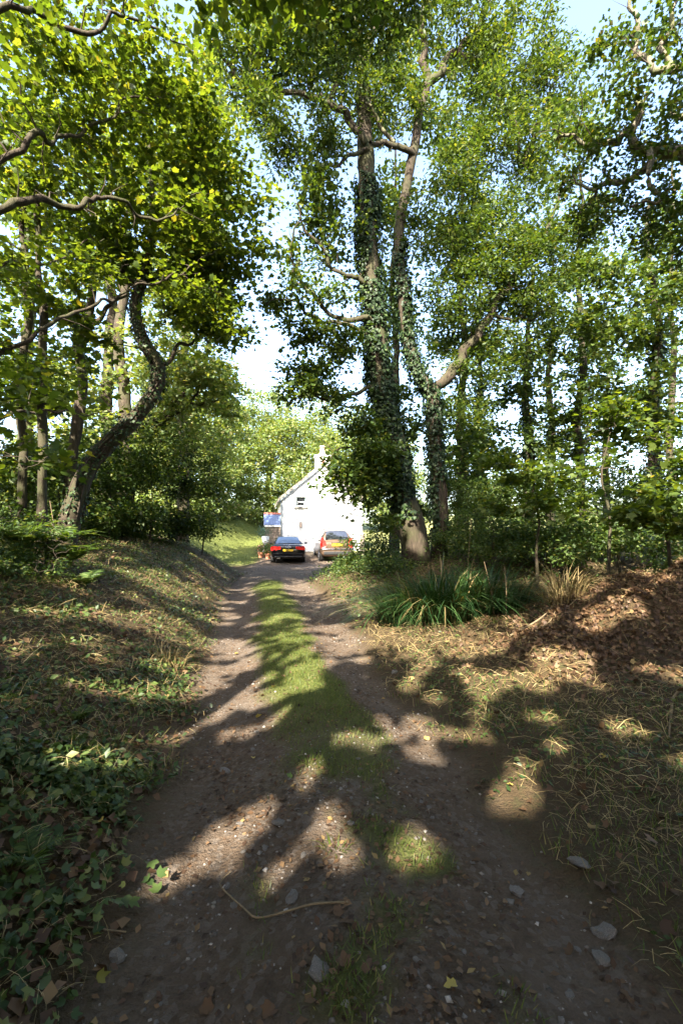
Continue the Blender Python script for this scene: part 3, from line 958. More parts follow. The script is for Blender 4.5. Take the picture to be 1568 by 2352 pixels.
# right, behind the two ashes
for k, (px, Y, path, bl, lab) in enumerate([
    (1212, 16, [(1212, 1080), (1214, 1000), (1205, 900), (1212, 780), (1220, 640), (1215, 520)], [(1190, 900, 16, 80, 80, 1.6, 16), (1250, 780, 16, 80, 80, 1.6, 16), (1180, 1030, 16, 90, 60, 1.5, 20), (1230, 640, 16, 90, 90, 1.6, 18), (1260, 470, 16, 90, 90, 1.6, 16)], 'slender tree standing in the thin wood right of the forked ash'),
    (1262, 18, [(1262, 1080), (1265, 970), (1258, 860), (1270, 740), (1265, 600)], [(1290, 880, 18, 70, 80, 1.6, 14), (1300, 1020, 18, 80, 60, 1.6, 16), (1320, 700, 18, 80, 90, 1.7, 16)], 'dark upright tree half hidden at the middle of the right-hand wood'),
    (1500, 14, [(1500, 1080), (1498, 960), (1500, 860), (1512, 740), (1495, 650), (1485, 560), (1490, 470)], [(1480, 640, 14, 110, 80, 1.5, 24), (1420, 760, 14, 100, 70, 1.5, 20), (1530, 780, 14, 60, 80, 1.4, 14), (1510, 920, 14, 80, 70, 1.4, 16), (1400, 900, 14, 80, 60, 1.4, 14), (1540, 540, 14, 60, 60, 1.4, 10), (1370, 640, 14, 70, 60, 1.3, 12)], 'ivy-clad tree with a wavy stem near the right edge'),
    (1100, 19, [(1098, 1080), (1095, 980), (1102, 880), (1095, 760), (1100, 640)], [(1110, 1000, 19, 80, 80, 2, 26), (1050, 1080, 18, 70, 60, 1.6, 18), (1100, 820, 19, 90, 90, 2, 20), (1130, 1110, 18, 90, 50, 1.6, 20), (1000, 760, 19, 60, 90, 2, 12)], 'slim ivy-wrapped tree seen just right of the fork'),
    (1390, 22, [(1390, 1080), (1388, 980), (1395, 860), (1385, 740)], [(1390, 960, 22, 110, 80, 2, 20), (1440, 800, 22, 90, 90, 2, 16), (1380, 1080, 22, 120, 50, 2, 20), (1340, 820, 22, 70, 90, 2, 12)], 'far slim tree against the sky behind the right-hand saplings'),
]):
    wood_tree('woodland_tree', lab, px, Y, path, list(np.linspace(.2, .04, len(path) + 1)), bl, 'oak' if k % 2 else 'ash', seed=300 + 13 * k, leafn=70, spread=.52, size=.16, ivy=1600 if k in (0, 2, 3) else 0)

# screen of trees filling in behind the two ashes
for k, (px, Y, bl, lab) in enumerate([
    (905, 17, [(900, 200, 17, 110, 150, 2, 40), (890, 470, 17, 60, 110, 1.8, 26), (915, 700, 17, 50, 110, 1.6, 22), (930, 960, 17, 45, 90, 1.6, 18)], 'thin tree seen in the gap between the two ash trunks'),
    (1060, 15.5, [(1060, 250, 15.5, 110, 150, 2, 36), (1050, 520, 15.5, 90, 110, 1.8, 30), (1060, 760, 15.5, 80, 90, 1.6, 26), (1050, 1000, 15, 80, 90, 1.4, 30), (1120, 1130, 14.5, 90, 50, 1.3, 24)], 'leafy tree just behind the fork of the slimmer ash'),
    (1330, 17, [(1330, 560, 17, 110, 130, 2, 34), (1350, 780, 17, 100, 100, 2, 30), (1330, 980, 17, 110, 80, 1.8, 30), (1320, 330, 17, 110, 120, 2, 26)], 'leafy tree in the middle of the right-hand wood'),
    (1540, 19, [(1540, 760, 19, 90, 140, 2, 34), (1540, 1000, 19, 100, 90, 2, 34), (1520, 560, 19, 90, 90, 2, 20)], 'leafy tree closing the wood at the right edge')]):
    wood_tree('woodland_tree', lab, px, Y, [(px + 2, 1090), (px - 6, 980), (px + 6, 840), (px - 4, 660), (px + 4, 480), (px, 320)], [.2, .17, .15, .13, .10, .07, .03], bl, 'ash' if k % 2 == 0 else 'shrub', seed=350 + 13 * k, leafn=72, spread=.5, size=.16)

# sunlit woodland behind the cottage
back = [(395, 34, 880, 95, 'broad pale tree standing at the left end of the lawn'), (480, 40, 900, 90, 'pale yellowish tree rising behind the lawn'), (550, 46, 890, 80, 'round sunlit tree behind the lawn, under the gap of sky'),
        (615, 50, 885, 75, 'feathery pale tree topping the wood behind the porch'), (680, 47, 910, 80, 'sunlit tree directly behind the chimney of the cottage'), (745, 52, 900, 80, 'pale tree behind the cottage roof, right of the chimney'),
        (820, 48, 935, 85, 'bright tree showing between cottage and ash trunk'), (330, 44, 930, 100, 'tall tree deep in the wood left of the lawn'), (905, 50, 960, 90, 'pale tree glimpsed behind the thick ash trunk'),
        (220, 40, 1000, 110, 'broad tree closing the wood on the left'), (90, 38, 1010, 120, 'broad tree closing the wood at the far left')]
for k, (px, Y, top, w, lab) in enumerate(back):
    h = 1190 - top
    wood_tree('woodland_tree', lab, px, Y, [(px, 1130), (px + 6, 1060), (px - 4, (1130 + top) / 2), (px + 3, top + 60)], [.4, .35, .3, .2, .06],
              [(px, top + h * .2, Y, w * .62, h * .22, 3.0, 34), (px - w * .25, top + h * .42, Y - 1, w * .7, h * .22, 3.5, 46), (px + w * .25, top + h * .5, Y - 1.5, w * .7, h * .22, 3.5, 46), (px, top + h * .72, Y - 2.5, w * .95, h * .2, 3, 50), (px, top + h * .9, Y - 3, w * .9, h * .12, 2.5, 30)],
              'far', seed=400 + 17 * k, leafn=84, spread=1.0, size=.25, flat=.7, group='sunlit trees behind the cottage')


# trees behind the viewer: their crowns shade the near end of the drive
def shade_tree(label, x, y, h, blobs, seed, leafn=125, size=.18):
    b = np.array([x, y, float(terr(x, y))])
    T = Tree('sycamore_tree', label, b, seed=seed, group='trees overhanging the near end of the drive')
    T.limb([b, (x + .1, y, h * .25), (x - .1, y + .2, h * .5), (x, y + .3, h * .75), (x + .2, y + .3, h)], [.36, .3, .26, .16, .04], 'trunk', n=10)
    for c, r, n in blobs:
        T.blobw(c, r, n, leafn=leafn, spread=.62, size=size, kind='broad', flat=.45, maxr=.05)
    T.finish('syc')


shade_tree('sycamore behind the viewer on the left bank, crown over the track', -3.6, -3.0, 8.5, [((-2.6, -3.2, 5.2), (2.6, 2.4, 1.2), 90), ((-2.2, -3.6, 6.9), (2.8, 2.4, 1.0), 80)], 600, 200, .13)
shade_tree('sycamore behind the viewer on the right bank, crown over the track', 4.2, -3.4, 8.5, [((1.6, -3.2, 5.6), (2.4, 2.4, 1.3), 90), ((2.0, -3.0, 7.2), (2.6, 2.4, 1.0), 80)], 620, 200, .13)
shade_tree('sycamore farther behind the viewer on the left', -4.6, -7.5, 10, [((-2.6, -6.8, 6.4), (2.8, 2.6, 1.5), 90), ((-2.6, -6.8, 8.6), (2.8, 2.4, 1.2), 70)], 640, 200, .13)
shade_tree('sycamore farther behind the viewer on the right', 4.8, -7.5, 10, [((1.8, -6.6, 6.8), (2.8, 2.4, 1.6), 100), ((1.8, -6.6, 8.8), (2.8, 2.4, 1.2), 70)], 660, 200, .13)
shade_tree('sycamore at the right of the viewer, its crown over the verge', 5.8, -.8, 9.0, [((2.6, -.4, 6.4), (2.5, 1.7, 1.2), 100), ((2.0, -1.2, 8.0), (2.6, 1.8, 1.0), 70)], 680, 200, .13)
shade_tree('sycamore at the left of the viewer, its crown over the bank', -7.4, -1.6, 11, [((-5.6, -1.8, 5.2), (2.2, 2.2, 1.3), 60), ((-5.4, -.6, 8.6), (2.8, 2.8, 1.8), 100)], 700)
shade_tree('unseen tall sycamore on the right bank, its crown added to block the sky overhead', 6.6, 1.8, 12, [((-.2, 1.2, 10.6), (2.9, 2.2, 1.1), 110), ((6.8, 2.0, 9.2), (2.0, 2.6, 1.9), 70), ((4.6, 4.0, 10.4), (2.4, 1.8, 1.3), 70), ((-1.2, -.9, 9.6), (1.7, 1.6, .9), 45)], 720)  # crowns added out of view to close off the sky overhead
shade_tree('unseen tallest sycamore behind the viewer, added to block the sky above the track', -.8, -11.0, 13, [((0, -9.5, 11.0), (5.0, 2.6, 1.8), 130)], 730)  # added out of view to block the bright sky near the sun
for k, (x, y, lab) in enumerate([(-9, -15, 'at the back left'), (-1.5, -17, 'in line with the track'), (8, -15, 'at the back right'), (-13, -5, 'far out on the left'), (13, -5, 'far out on the right'), (14, 4, 'beyond the oak on the right'), (-12.5, 2.5, 'left of the near bank'), (-8, -10, 'between the left crowns'), (10.5, -9, 'between the right crowns')]):  # unseen trees added as a wall against low sky light
    b = np.array([x, y, float(terr(x, y))])
    T = Tree('woodland_tree', 'unseen woodland tree added to block low sky light, ' + lab, b, seed=740 + k * 7, group='unseen woodland added against low sky light')
    T.limb([b, (x, y, 4), (x + .2, y, 8), (x, y, 12)], [.3, .25, .18, .05], 'trunk', n=8)
    T.blobw((x, y, 4.5), (3.8, 2.2, 3.6), 120, leafn=32, spread=1.0, size=.5, kind='broad', flat=.6, maxr=.05)
    T.blobw((x, y, 9.5), (3.6, 2.2, 3.0), 90, leafn=32, spread=1.0, size=.5, kind='broad', flat=.6, maxr=.05)
    T.finish('syc')


# ------------------------------------------------------------------ shrubs and saplings
def bush(name, label, stems, blobs, mat, cat='bush', group=None, seed=0, leafn=40, spread=.3, size=.1, kind='oval', flat=.7, up=.8):
    """stems: (px, Y, [path px])"""
    b = at_ground(stems[0][0], stems[0][1])
    T = Tree(name, label, b, cat=cat, group=group, seed=seed)
    for px, Y, path in stems:
        q = at_ground(px, Y)
        T.limb([q] + px_path(path, Y, .2), list(np.linspace(.03, .01, len(path) + 1)), 'stem', n=6)
    for q in blobs:
        T.blob(*q, leafn=leafn, spread=spread, size=size, kind=kind, flat=flat, up=up)
    return T.finish(mat, crown='foliage')


bush('sycamore_sapling', 'bright sunlit sapling with broad leaves, right of the ashes', [(1390, 8, [(1395, 1200), (1385, 1100), (1400, 1000), (1410, 930)])],
     [(1350, 985, 8, 90, 35, .7, 12), (1420, 950, 8, 80, 40, .7, 14), (1480, 1010, 8, 70, 40, .7, 10), (1400, 1060, 7.8, 120, 30, .7, 14)], 'syc', 'sapling', seed=800, leafn=40, spread=.35, size=.12, kind='lobed', flat=.4, up=1.1)
bush('sycamore_sapling', 'low sapling spreading flat sprays of leaves at the right edge', [(1540, 7, [(1530, 1230), (1500, 1150), (1490, 1090)])],
     [(1500, 1130, 7, 90, 35, .6, 14), (1420, 1180, 6.8, 100, 35, .6, 14), (1540, 1210, 6.8, 60, 40, .6, 12), (1500, 1060, 7.2, 70, 30, .6, 8)], 'syc', 'sapling', seed=815, leafn=40, spread=.32, size=.12, kind='lobed', flat=.4, up=1.1)
bush('sycamore_sapling', 'sapling with dark broad leaves between the forked ash and the bright one', [(1230, 9, [(1235, 1200), (1220, 1130), (1240, 1070)])],
     [(1160, 1075, 9, 90, 35, .7, 14), (1260, 1090, 9, 90, 40, .7, 16), (1200, 1150, 8.8, 110, 40, .7, 16), (1310, 1150, 8.5, 80, 40, .7, 12)], 'syc', 'sapling', seed=830, leafn=40, spread=.33, size=.11, kind='lobed', flat=.4, up=1.0)
bush('hazel_bush', 'dark undergrowth bush behind the grass clump', [(1130, 10.5, [(1130, 1240), (1120, 1190)]), (1200, 10.5, [(1210, 1240), (1230, 1190)])],
     [(1110, 1210, 10.5, 90, 50, .8, 34), (1220, 1225, 10.3, 90, 50, .8, 34), (1170, 1260, 9.6, 110, 30, .7, 26)], 'shrub', seed=845, leafn=60, spread=.28, size=.075)
bush('hazel_bush', 'dark leafy bush at the right behind the leaf heap', [(1420, 9, [(1420, 1250), (1440, 1210)]), (1530, 9, [(1520, 1260), (1540, 1220)])],
     [(1380, 1235, 9, 90, 40, .8, 32), (1500, 1250, 8.6, 100, 45, .8, 36), (1320, 1265, 8.8, 70, 30, .6, 18), (1560, 1290, 7.8, 60, 30, .5, 14)], 'shrub', seed=860, leafn=60, spread=.28, size=.08)
bush('bramble_bush', 'bramble thicket at the foot of the thick trunk, before the bronze car', [(830, 14.5, [(825, 1270), (810, 1240)]), (870, 13.5, [(875, 1270), (880, 1230)])],
     [(830, 1262, 14.6, 55, 30, .8, 30), (800, 1290, 14.6, 42, 22, .7, 22), (880, 1250, 13.2, 50, 40, .7, 30), (860, 1300, 12.6, 70, 32, .8, 34), (905, 1300, 11.5, 50, 35, .7, 24), (790, 1320, 13.4, 35, 16, .6, 14)], 'shrub', seed=875, leafn=60, spread=.24, size=.075)
bush('bramble_bush', 'shaggy sunlit bramble and bracken mound on the left bank edge', [(40, 6.4, [(45, 1230), (40, 1200)]), (110, 6.4, [(110, 1240), (120, 1210)])],
     [(20, 1205, 6.3, 70, 45, .6, 44), (80, 1240, 6.1, 80, 45, .6, 44), (30, 1300, 5.6, 90, 45, .5, 40), (140, 1270, 6.0, 60, 40, .5, 24)], 'shrub', seed=890, leafn=70, spread=.2, size=.055)
for k, (px, Y, y0, w, lab) in enumerate([(200, 13, 1150, 90, 'leafy bush below the leaning trunk'), (300, 14, 1130, 80, 'rounded bush in the middle of the left wood edge'), (390, 15.5, 1130, 70, 'bush with ivy at the back of the left bank'),
                                         (465, 16, 1140, 60, 'bush at the right-hand end of the left bank'), (505, 40, 1165, 45, 'dark green bush at the edge of the lawn')]):
    bush('hazel_bush', lab, [(px, Y, [(px + 5, 1180), (px, y0)])], [(px, y0 - 20, Y, w, 45, 1.1, 40), (px - 20, 1195, Y - .4, w * 1.1, 28, 1.0, 34), (px + 25, y0 - 70, Y, w * .7, 40, 1.0, 18), (px, 1222, Y - .5, w * 1.1, 14, .8, 22)], 'shrub' if k != 2 else 'ivy', seed=900 + 15 * k, leafn=62, spread=.34, size=.10)
for k, (px, Y, y0, w, lab) in enumerate([(1040, 13.5, 1150, 70, 'bush filling the gap behind the slimmer ash trunk'), (1150, 12.5, 1140, 80, 'sunlit bush behind the right half of the sedge'), (1260, 11.5, 1145, 80, 'sunlit bush behind the dark sapling'), (1370, 12, 1140, 85, 'sunlit bush behind the bright sapling'), (1490, 11, 1145, 90, 'sunlit bush at the right edge behind the low sapling')]):
    bush('hazel_bush', lab, [(px, Y, [(px + 5, 1210), (px, y0)])], [(px, y0 - 10, Y, w, 40, .9, 34), (px - 20, 1240, Y - 1.2, w * 1.1, 30, .8, 46), (px + 30, 1215, Y - .6, w, 28, .8, 30), (px + 15, y0 - 50, Y, w * .7, 30, .8, 14)], 'shrub', seed=1100 + 15 * k, leafn=58, spread=.30, size=.085)
for k, (px, Y, y0, w, lab) in enumerate([(40, 10, 1110, 95, 'pale leafy bush at the far left behind the bramble mound'), (130, 11, 1090, 80, 'leafy bush at the foot of the thin young trees'), (250, 12, 1090, 85, 'leafy bush just right of the leaning trunk'), (345, 13, 1080, 80, 'tall leafy bush under the arching boughs')]):
    bush('hazel_bush', lab, [(px, Y, [(px + 5, 1180), (px, y0)])], [(px, y0, Y, w, 50, .9, 34), (px - 15, 1180, Y - .3, w * 1.1, 35, .8, 34), (px + 20, y0 - 70, Y, w * .75, 40, .8, 16)], 'shrub', seed=1200 + 15 * k, leafn=48, spread=.34, size=.115)
# low hedge behind the lawn and hedges along the field
for k, (px, Y, w, h, lab) in enumerate([(470, 47, 50, 34, 'dark hedge at the back left of the lawn'), (570, 48, 60, 34, 'dark hedge closing the lawn beside the porch')]):
    bush('hedge', lab, [(px, Y, [(px, 1190), (px, 1170)])], [(px, 1180, Y, w, h, 1.2, 60)], 'ivy', 'hedge', seed=980 + k * 9, leafn=70, spread=.6, size=.2)
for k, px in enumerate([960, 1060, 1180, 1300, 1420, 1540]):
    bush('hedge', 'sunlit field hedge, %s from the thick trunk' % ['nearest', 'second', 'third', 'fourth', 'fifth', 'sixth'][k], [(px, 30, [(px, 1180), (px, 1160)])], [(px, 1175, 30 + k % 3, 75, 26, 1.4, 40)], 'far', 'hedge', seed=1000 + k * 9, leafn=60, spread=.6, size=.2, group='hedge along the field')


# ------------------------------------------------------------------ ferns
def fern(label, base, n, L, seed, group='ferns'):
    g = np.random.default_rng(seed)
    root = empty('fern', base, label=label, cat='fern', group=group)
    for k in range(n):
        a = 2 * PI * k / n + g.normal(0, .25)
        l = L * g.uniform(.75, 1.15)
        t = np.linspace(0, 1, 9)
        out = np.array([math.cos(a), math.sin(a), 0])
        rise = g.uniform(.55, .85)
        q = out * (l * (.25 * t + .55 * t ** 2))[:, None] + np.array([0, 0, 1]) * (l * (rise * t - .42 * t ** 2.4))[:, None]
        parts = [(lambda v, f: (v, np.vstack([f[:, [0, 1, 2]], f[:, [0, 2, 3]]])))(*tube_arr(q, np.linspace(.006, .002, 9), 4))]
        tt = np.repeat(np.linspace(.16, .98, 24), 2)
        side = np.tile([-1, 1], 24)
        idx = np.minimum((tt * 8).astype(int), 7)
        fr = (tt * 8 - idx)[:, None]
        pos = q[idx] * (1 - fr) + q[idx + 1] * fr
        tan = norm(q[idx + 1] - q[idx])
        lat = norm(np.cross(tan, np.array([0, 0, 1.0])))
        d = lat * side[:, None] + tan * .35 + g.normal(0, .06, (48, 3))
        sz = l * .24 * np.sin(np.clip(tt * 1.05 + .12, 0, 1) * PI) ** .7 + .01
        parts.append(leaf_arr('narrow', pos, np.cross(lat, tan) + g.normal(0, .1, (48, 3)), d, sz, sz * .55))
        v, f = joinarr(parts)
        link('frond', mesh_arr('frond', v, f), root, M['shrub'])
    return root


fern('tall sunlit fern standing above the bramble mound on the left', at_ground(130, 6.6) + np.array([0, 0, .25]), 9, 1.0, 1)
fern('broad fern beside the tall one, leaning to the right', at_ground(165, 6.4) + np.array([0, 0, .15]), 8, .9, 12)
fern('fern at the left edge on the bramble mound', at_ground(50, 5.8) + np.array([0, 0, .3]), 8, .8, 13)
fern('small fern low on the left bank below the tall one', at_ground(200, 6.2), 7, .6, 2)
fern('fern in the lower left corner of the track edge', ground_at(70, 1990), 7, .26, 3)
fern('tiny fern on the left bank among the mown stalks', ground_at(180, 1660), 6, .22, 4)
fern('fern drooping over the drive beside the brown car', at_ground(800, 14.0), 8, .8, 5)
fern('fern at the foot of the thick trunk', at_ground(880, 11.6), 8, .7, 6)


# ------------------------------------------------------------------ sedge clump
def clump(name, label, c, n, L, rad, mat, seed, wid=.014, cat='grass clump'):
    g = np.random.default_rng(seed)
    root = empty(name, c, label=label, cat=cat)
    seg = 5
    V, Fc = [], []
    t = np.linspace(0, 1, seg + 1)
    for k in range(n):
        a = g.random() * 2 * PI
        r0 = rad * math.sqrt(g.random())
        l = L * g.uniform(.55, 1.15)
        lean = (.4 + .8 * r0 / rad) * g.uniform(.5, 1.45)
        o = np.array([math.cos(a), math.sin(a), 0])
        base = o * r0 * np.array([1.25, .8, 0])
        base[2] = terr(c[0] + base[0], c[1] + base[1]) - c[2] - .02
        a2 = a + g.normal(0, .5)
        o2 = np.array([math.cos(a2), math.sin(a2), 0])
        q = base + o2 * (l * lean * (.2 * t + .62 * t ** 2.2))[:, None] + np.array([0, 0, 1]) * (l * (t - .55 * lean * t ** 2.6))[:, None]
        side = np.array([-o2[1], o2[0], 0]) * wid * .5 * g.uniform(.7, 1.3)
        w = np.array([.7, 1, 1, .85, .55, .06])[:, None]
        b = len(V) * 2 * (seg + 1)
        V.append(np.vstack([q - side * w, q + side * w]))
        for i in range(seg):
            Fc.append((b + i, b + seg + 1 + i, b + seg + 2 + i, b + i + 1))
    link('blades', mesh_arr('blades', np.vstack(V), np.array(Fc)), root, M[mat], kind='stuff')
    return root


cs = at_ground(1005, 8.0)
clump('sedge_clump', 'large dark green clump of arching sedge in front of the ashes', cs, 1200, 1.15, .8, 'sedge', 1, .02)
cs2 = at_ground(1125, 8.2)
clump('sedge_clump', 'sunlit smaller sedge clump at the right side of the large one', cs2, 420, 1.1, .5, 'sedge', 2, .02)
clump('dry_grass_clump', 'tuft of bleached dry grass lying on the edge of the leaf heap', at_ground(1290, 7.2), 160, .9, .25, 'straw', 3, .010)
clump('grass_tuft', 'pale dry grass tuft leaning over the left rut', ground_at(385, 1520), 110, .3, .18, 'straw', 4, .006)
clump('grass_tuft', 'small green grass tuft in a sun patch on the near track', ground_at(775, 1950), 40, .09, .05, 'grass', 5, .004)
clump('grass_tuft', 'green grass tuft growing at the near end of the grass strip', ground_at(715, 1750), 70, .13, .09, 'grass', 6, .004)

# ------------------------------------------------------------------ the cottage
M['render_white'] = None
m_w, nt, p, out = new_mat('limewashed_wall')
co = coord(nt)
n1, n2 = noise(nt, 3.5, 6, co, .6), noise(nt, 1.1, 4, co)
nt.links.new(mix(nt, ramp(nt, [(.45, (0, 0, 0)), (.75, (.5, .5, .5))], n2), ramp(nt, [(.3, (.70, .69, .67)), (.6, (.82, .815, .80))], n1), (.62, .61, .57)), p.inputs['Base Color'])
p.inputs['Roughness'].default_value = .9
bump(nt, n1, p, .8, .06)
m_roof = plain('roof_verge', (.34, .30, .23), .85, var=.35, scale=5, bmp=.5, bscale=14)
m_sky_slate = plain('sky_tinted_slate', (.10, .14, .25), .42, var=.25, scale=3, spec=.6)  # the sky's blue reflection is painted into the slate's base colour
m_oldslate = plain('weathered_slate', (.22, .20, .17), .7, var=.35, scale=4)
m_redtile = plain('red_ridge_tile', (.26, .085, .06), .8, var=.3)
m_stone = plain('rubble_stone', (.17, .135, .105), .9, var=.5, scale=5, bmp=.6, bscale=18)
m_mortar = plain('mortar', (.12, .10, .085), .95, var=.3, bmp=.5)
m_wood_w = plain('white_paint', (.78, .78, .76), .4)
m_green = plain('green_paint', (.16, .24, .22), .45)
m_dark = plain('dark_interior', (.012, .012, .014), .7)
m_sill = plain('slate_sill', (.21, .20, .17), .85, var=.3, bmp=.4)
m_gutter = plain('grey_gutter', (.19, .22, .23), .5)
m_terra = plain('terracotta', (.42, .17, .09), .85, var=.2, scale=12)
m_pot = plain('chimney_clay', (.55, .40, .30), .85, var=.2)
m_glass, nt, p, out = new_mat('window_glass')
p.inputs['Base Color'].default_value = (.02, .022, .025, 1)
p.inputs['Roughness'].default_value = .05
p.inputs['Specular IOR Level'].default_value = .6

CY = 29.0
cx = (1128 - 1365) / 1826 * CY
W, E, RZ, LEN = 5.2, 3.5, 5.68, 8.0
cz = float(terr(cx + 2.4, CY + .2)) - .12
house = empty('cottage', (cx, CY, cz), R(10), label='white limewashed cottage with a gable end, chimney and slate porch', cat='cottage')
wx0, wx1, wz0, wz1 = .90, 1.52, 2.98, 3.60                # window opening in the gable
mb = MB()


def gz(x):
    return E + (RZ - E) * (1 - abs(x - W / 2) / (W / 2))


# gable face cut round the window, then the other walls
g_ = .0
f = mb
f.add([(0, 0, -.3), (W, 0, -.3), (W, 0, wz0), (0, 0, wz0)], [(0, 1, 2, 3)])
f.add([(0, 0, wz0), (wx0, 0, wz0), (wx0, 0, gz(wx0)), (0, 0, E)], [(0, 1, 2, 3)])
f.add([(wx0, 0, wz1), (wx1, 0, wz1), (wx1, 0, gz(wx1)), (wx0, 0, gz(wx0))], [(0, 1, 2, 3)])
f.add([(wx1, 0, wz0), (W, 0, wz0), (W, 0, E), (W / 2, 0, RZ), (wx1, 0, gz(wx1))], [(0, 1, 2, 3, 4)])
d_ = .22
f.add([(wx0, 0, wz0), (wx0, 0, wz1), (wx0, d_, wz1), (wx0, d_, wz0)], [(0, 3, 2, 1)])
f.add([(wx1, 0, wz0), (wx1, 0, wz1), (wx1, d_, wz1), (wx1, d_, wz0)], [(0, 1, 2, 3)])
f.add([(wx0, 0, wz0), (wx1, 0, wz0), (wx1, d_, wz0), (wx0, d_, wz0)], [(0, 1, 2, 3)])
f.add([(wx0, 0, wz1), (wx1, 0, wz1), (wx1, d_, wz1), (wx0, d_, wz1)], [(0, 3, 2, 1)])
f.add([(0, 0, -.3), (0, 0, E), (0, LEN, E), (0, LEN, -.3)], [(0, 1, 2, 3)])
f.add([(W, 0, -.3), (W, 0, E), (W, LEN, E), (W, LEN, -.3)], [(0, 3, 2, 1)])
f.add([(0, LEN, -.3), (W, LEN, -.3), (W, LEN, E), (W / 2, LEN, RZ), (0, LEN, E)], [(4, 3, 2, 1, 0)])
mb.build('wall', m_w, house)
MB().box((-.05, -.09, -.35), (W + .05, -.004, .34)).build('plinth', m_w, house, bevel=.03)
wn_ = MB().box((wx0 + .004, .10, wz0 + .004), (wx0 + .06, .16, wz1 - .004)).box((wx1 - .06, .10, wz0 + .004), (wx1 - .004, .16, wz1 - .004)).box((wx0 + .062, .10, wz1 - .06), (wx1 - .062, .16, wz1 - .004)).build('window', m_green, house, label='small sash window with a green frame')
MB().box((wx0 + .062, .11, wz0 + .01), (wx1 - .062, .15, wz0 + .075)).box((wx0 + .062, .115, wz0 + .28), (wx1 - .062, .15, wz0 + .33)).box((wx0 + .063, .117, wz0 + .077), (wx0 + .10, .149, wz0 + .278)).box((wx1 - .10, .117, wz0 + .077), (wx1 - .063, .149, wz0 + .278)).build('sash', m_wood_w, wn_)
MB().box((wx0 + .063, .132, wz0 + .332), (wx1 - .063, .138, wz1 - .062)).build('pane', m_glass, wn_)
MB().box((wx0 + .101, .132, wz0 + .078), (wx1 - .101, .138, wz0 + .278)).build('pane', m_glass, wn_)
MB().box((wx0 - .02, .6, wz0 - .1), (wx1 + .02, .62, wz1 + .1)).build('room_shade', m_dark, wn_)
MB().box((wx0 + .07, .2, wz0 + .02), (wx0 + .2, .22, wz1 - .02)).build('curtain', m_wood_w, wn_)
MB().box((wx0 - .12, -.09, wz0 - .13), (wx1 + .12, .10, wz0 - .003)).build('sill', m_sill, wn_, bevel=.02)
# roof: two slabs and slates
sl = (RZ - E) / (W / 2)
roof = MB()
for sgn in (-1, 1):
    ex = W / 2 + sgn * (W / 2 + .24)
    ez = E - .24 * sl
    v = [(W / 2, -.16, RZ + .02), (W / 2, LEN + .1, RZ + .02), (ex, LEN + .1, ez + .02), (ex, -.16, ez + .02)]
    v += [(a, b, c_ + .16) for a, b, c_ in v]
    roof.add(v, [(0, 1, 2, 3), (4, 7, 6, 5), (0, 4, 5, 1), (1, 5, 6, 2), (2, 6, 7, 3), (3, 7, 4, 0)])
roof_o = roof.build('roof', m_roof, house)
slope_a = math.atan(sl)
Ls = (W / 2 + .24) / math.cos(slope_a)
smesh = MB().box((0, 0, 0), (.50, .36, .014)).build('slate', m_oldslate, roof_o)
smesh.data.update()
first = True
for sgn in (-1,):
    for r_ in range(10):
        for c_ in range(22):
            o = smesh if first else link('slate', smesh.data, roof_o)
            first = False
            s_ = Ls - .02 - r_ * .34
            yy = -.15 + c_ * .367 + (.18 if r_ % 2 else 0)
            if yy > LEN - .3:
                yy = LEN - .3
            xx = W / 2 + sgn * s_ * math.cos(slope_a)
            zz = RZ + .19 - s_ * math.sin(slope_a)
            o.location = (xx, yy, zz)
            o.rotation_euler = (0, -slope_a + R(1.2), float(rng.normal(0, .008)))
MB().tube([(W / 2, -.17, RZ + .19), (W / 2, LEN + .1, RZ + .19)], .11, 8).build('ridge_tile', m_redtile, roof_o, smooth=True)
# verge board under the roof edge
vb = MB()
v = [(-.18, -.155, E - .24), (W / 2, -.155, RZ - .08), (W / 2, -.155, RZ + .01), (-.18, -.155, E - .15)]
vb.add([(a, b, c_) for a, b, c_ in v] + [(a, b + .03, c_) for a, b, c_ in v], [(0, 1, 2, 3), (7, 6, 5, 4), (0, 4, 5, 1), (3, 2, 6, 7)])
vb.build('verge_board', m_gutter, house)
ch = MB().box((W / 2 - .46, -.02, RZ - .5), (W / 2 + .46, .62, RZ + .55)).build('chimney', m_w, house, bevel=.02)
MB().box((W / 2 - .52, -.08, RZ + .552), (W / 2 + .52, .68, RZ + .66)).build('chimney_cap', m_w, ch, bevel=.02)
MB().lathe([(.0, .0), (.27, .0), (.25, .07), (.15, .22), (.14, .55), (.17, .56), (.17, .64), (.11, .64), (.11, .3)], (W / 2, .3, RZ + .66), 16).build('chimney_pot', m_pot, ch, smooth=True)
MB().tube([(-.13, -.05, E - .08), (-.13, LEN, E - .08)], .065, 8).build('gutter', m_gutter, house, smooth=True)
MB().tube([(-.13, .04, E - .1), (-.05, .0, E - .35), (-.05, -.05, E - .5), (-.05, -.05, .1)], .045, 8).build('downpipe', m_gutter, house, smooth=True)
lamp = MB().box((1.10, -.10, 1.62), (1.26, -.003, 1.98)).build('wall_lamp', m_sill, house, bevel=.03)
MB().box((1.13, -.125, 1.66), (1.23, -.102, 1.94)).build('lamp_glass', m_pot, lamp, bevel=.01)
MB().tube([(3.0, -.02, .3), (3.0, -.02, 1.7)], .025, 6).build('cable', m_gutter, house)

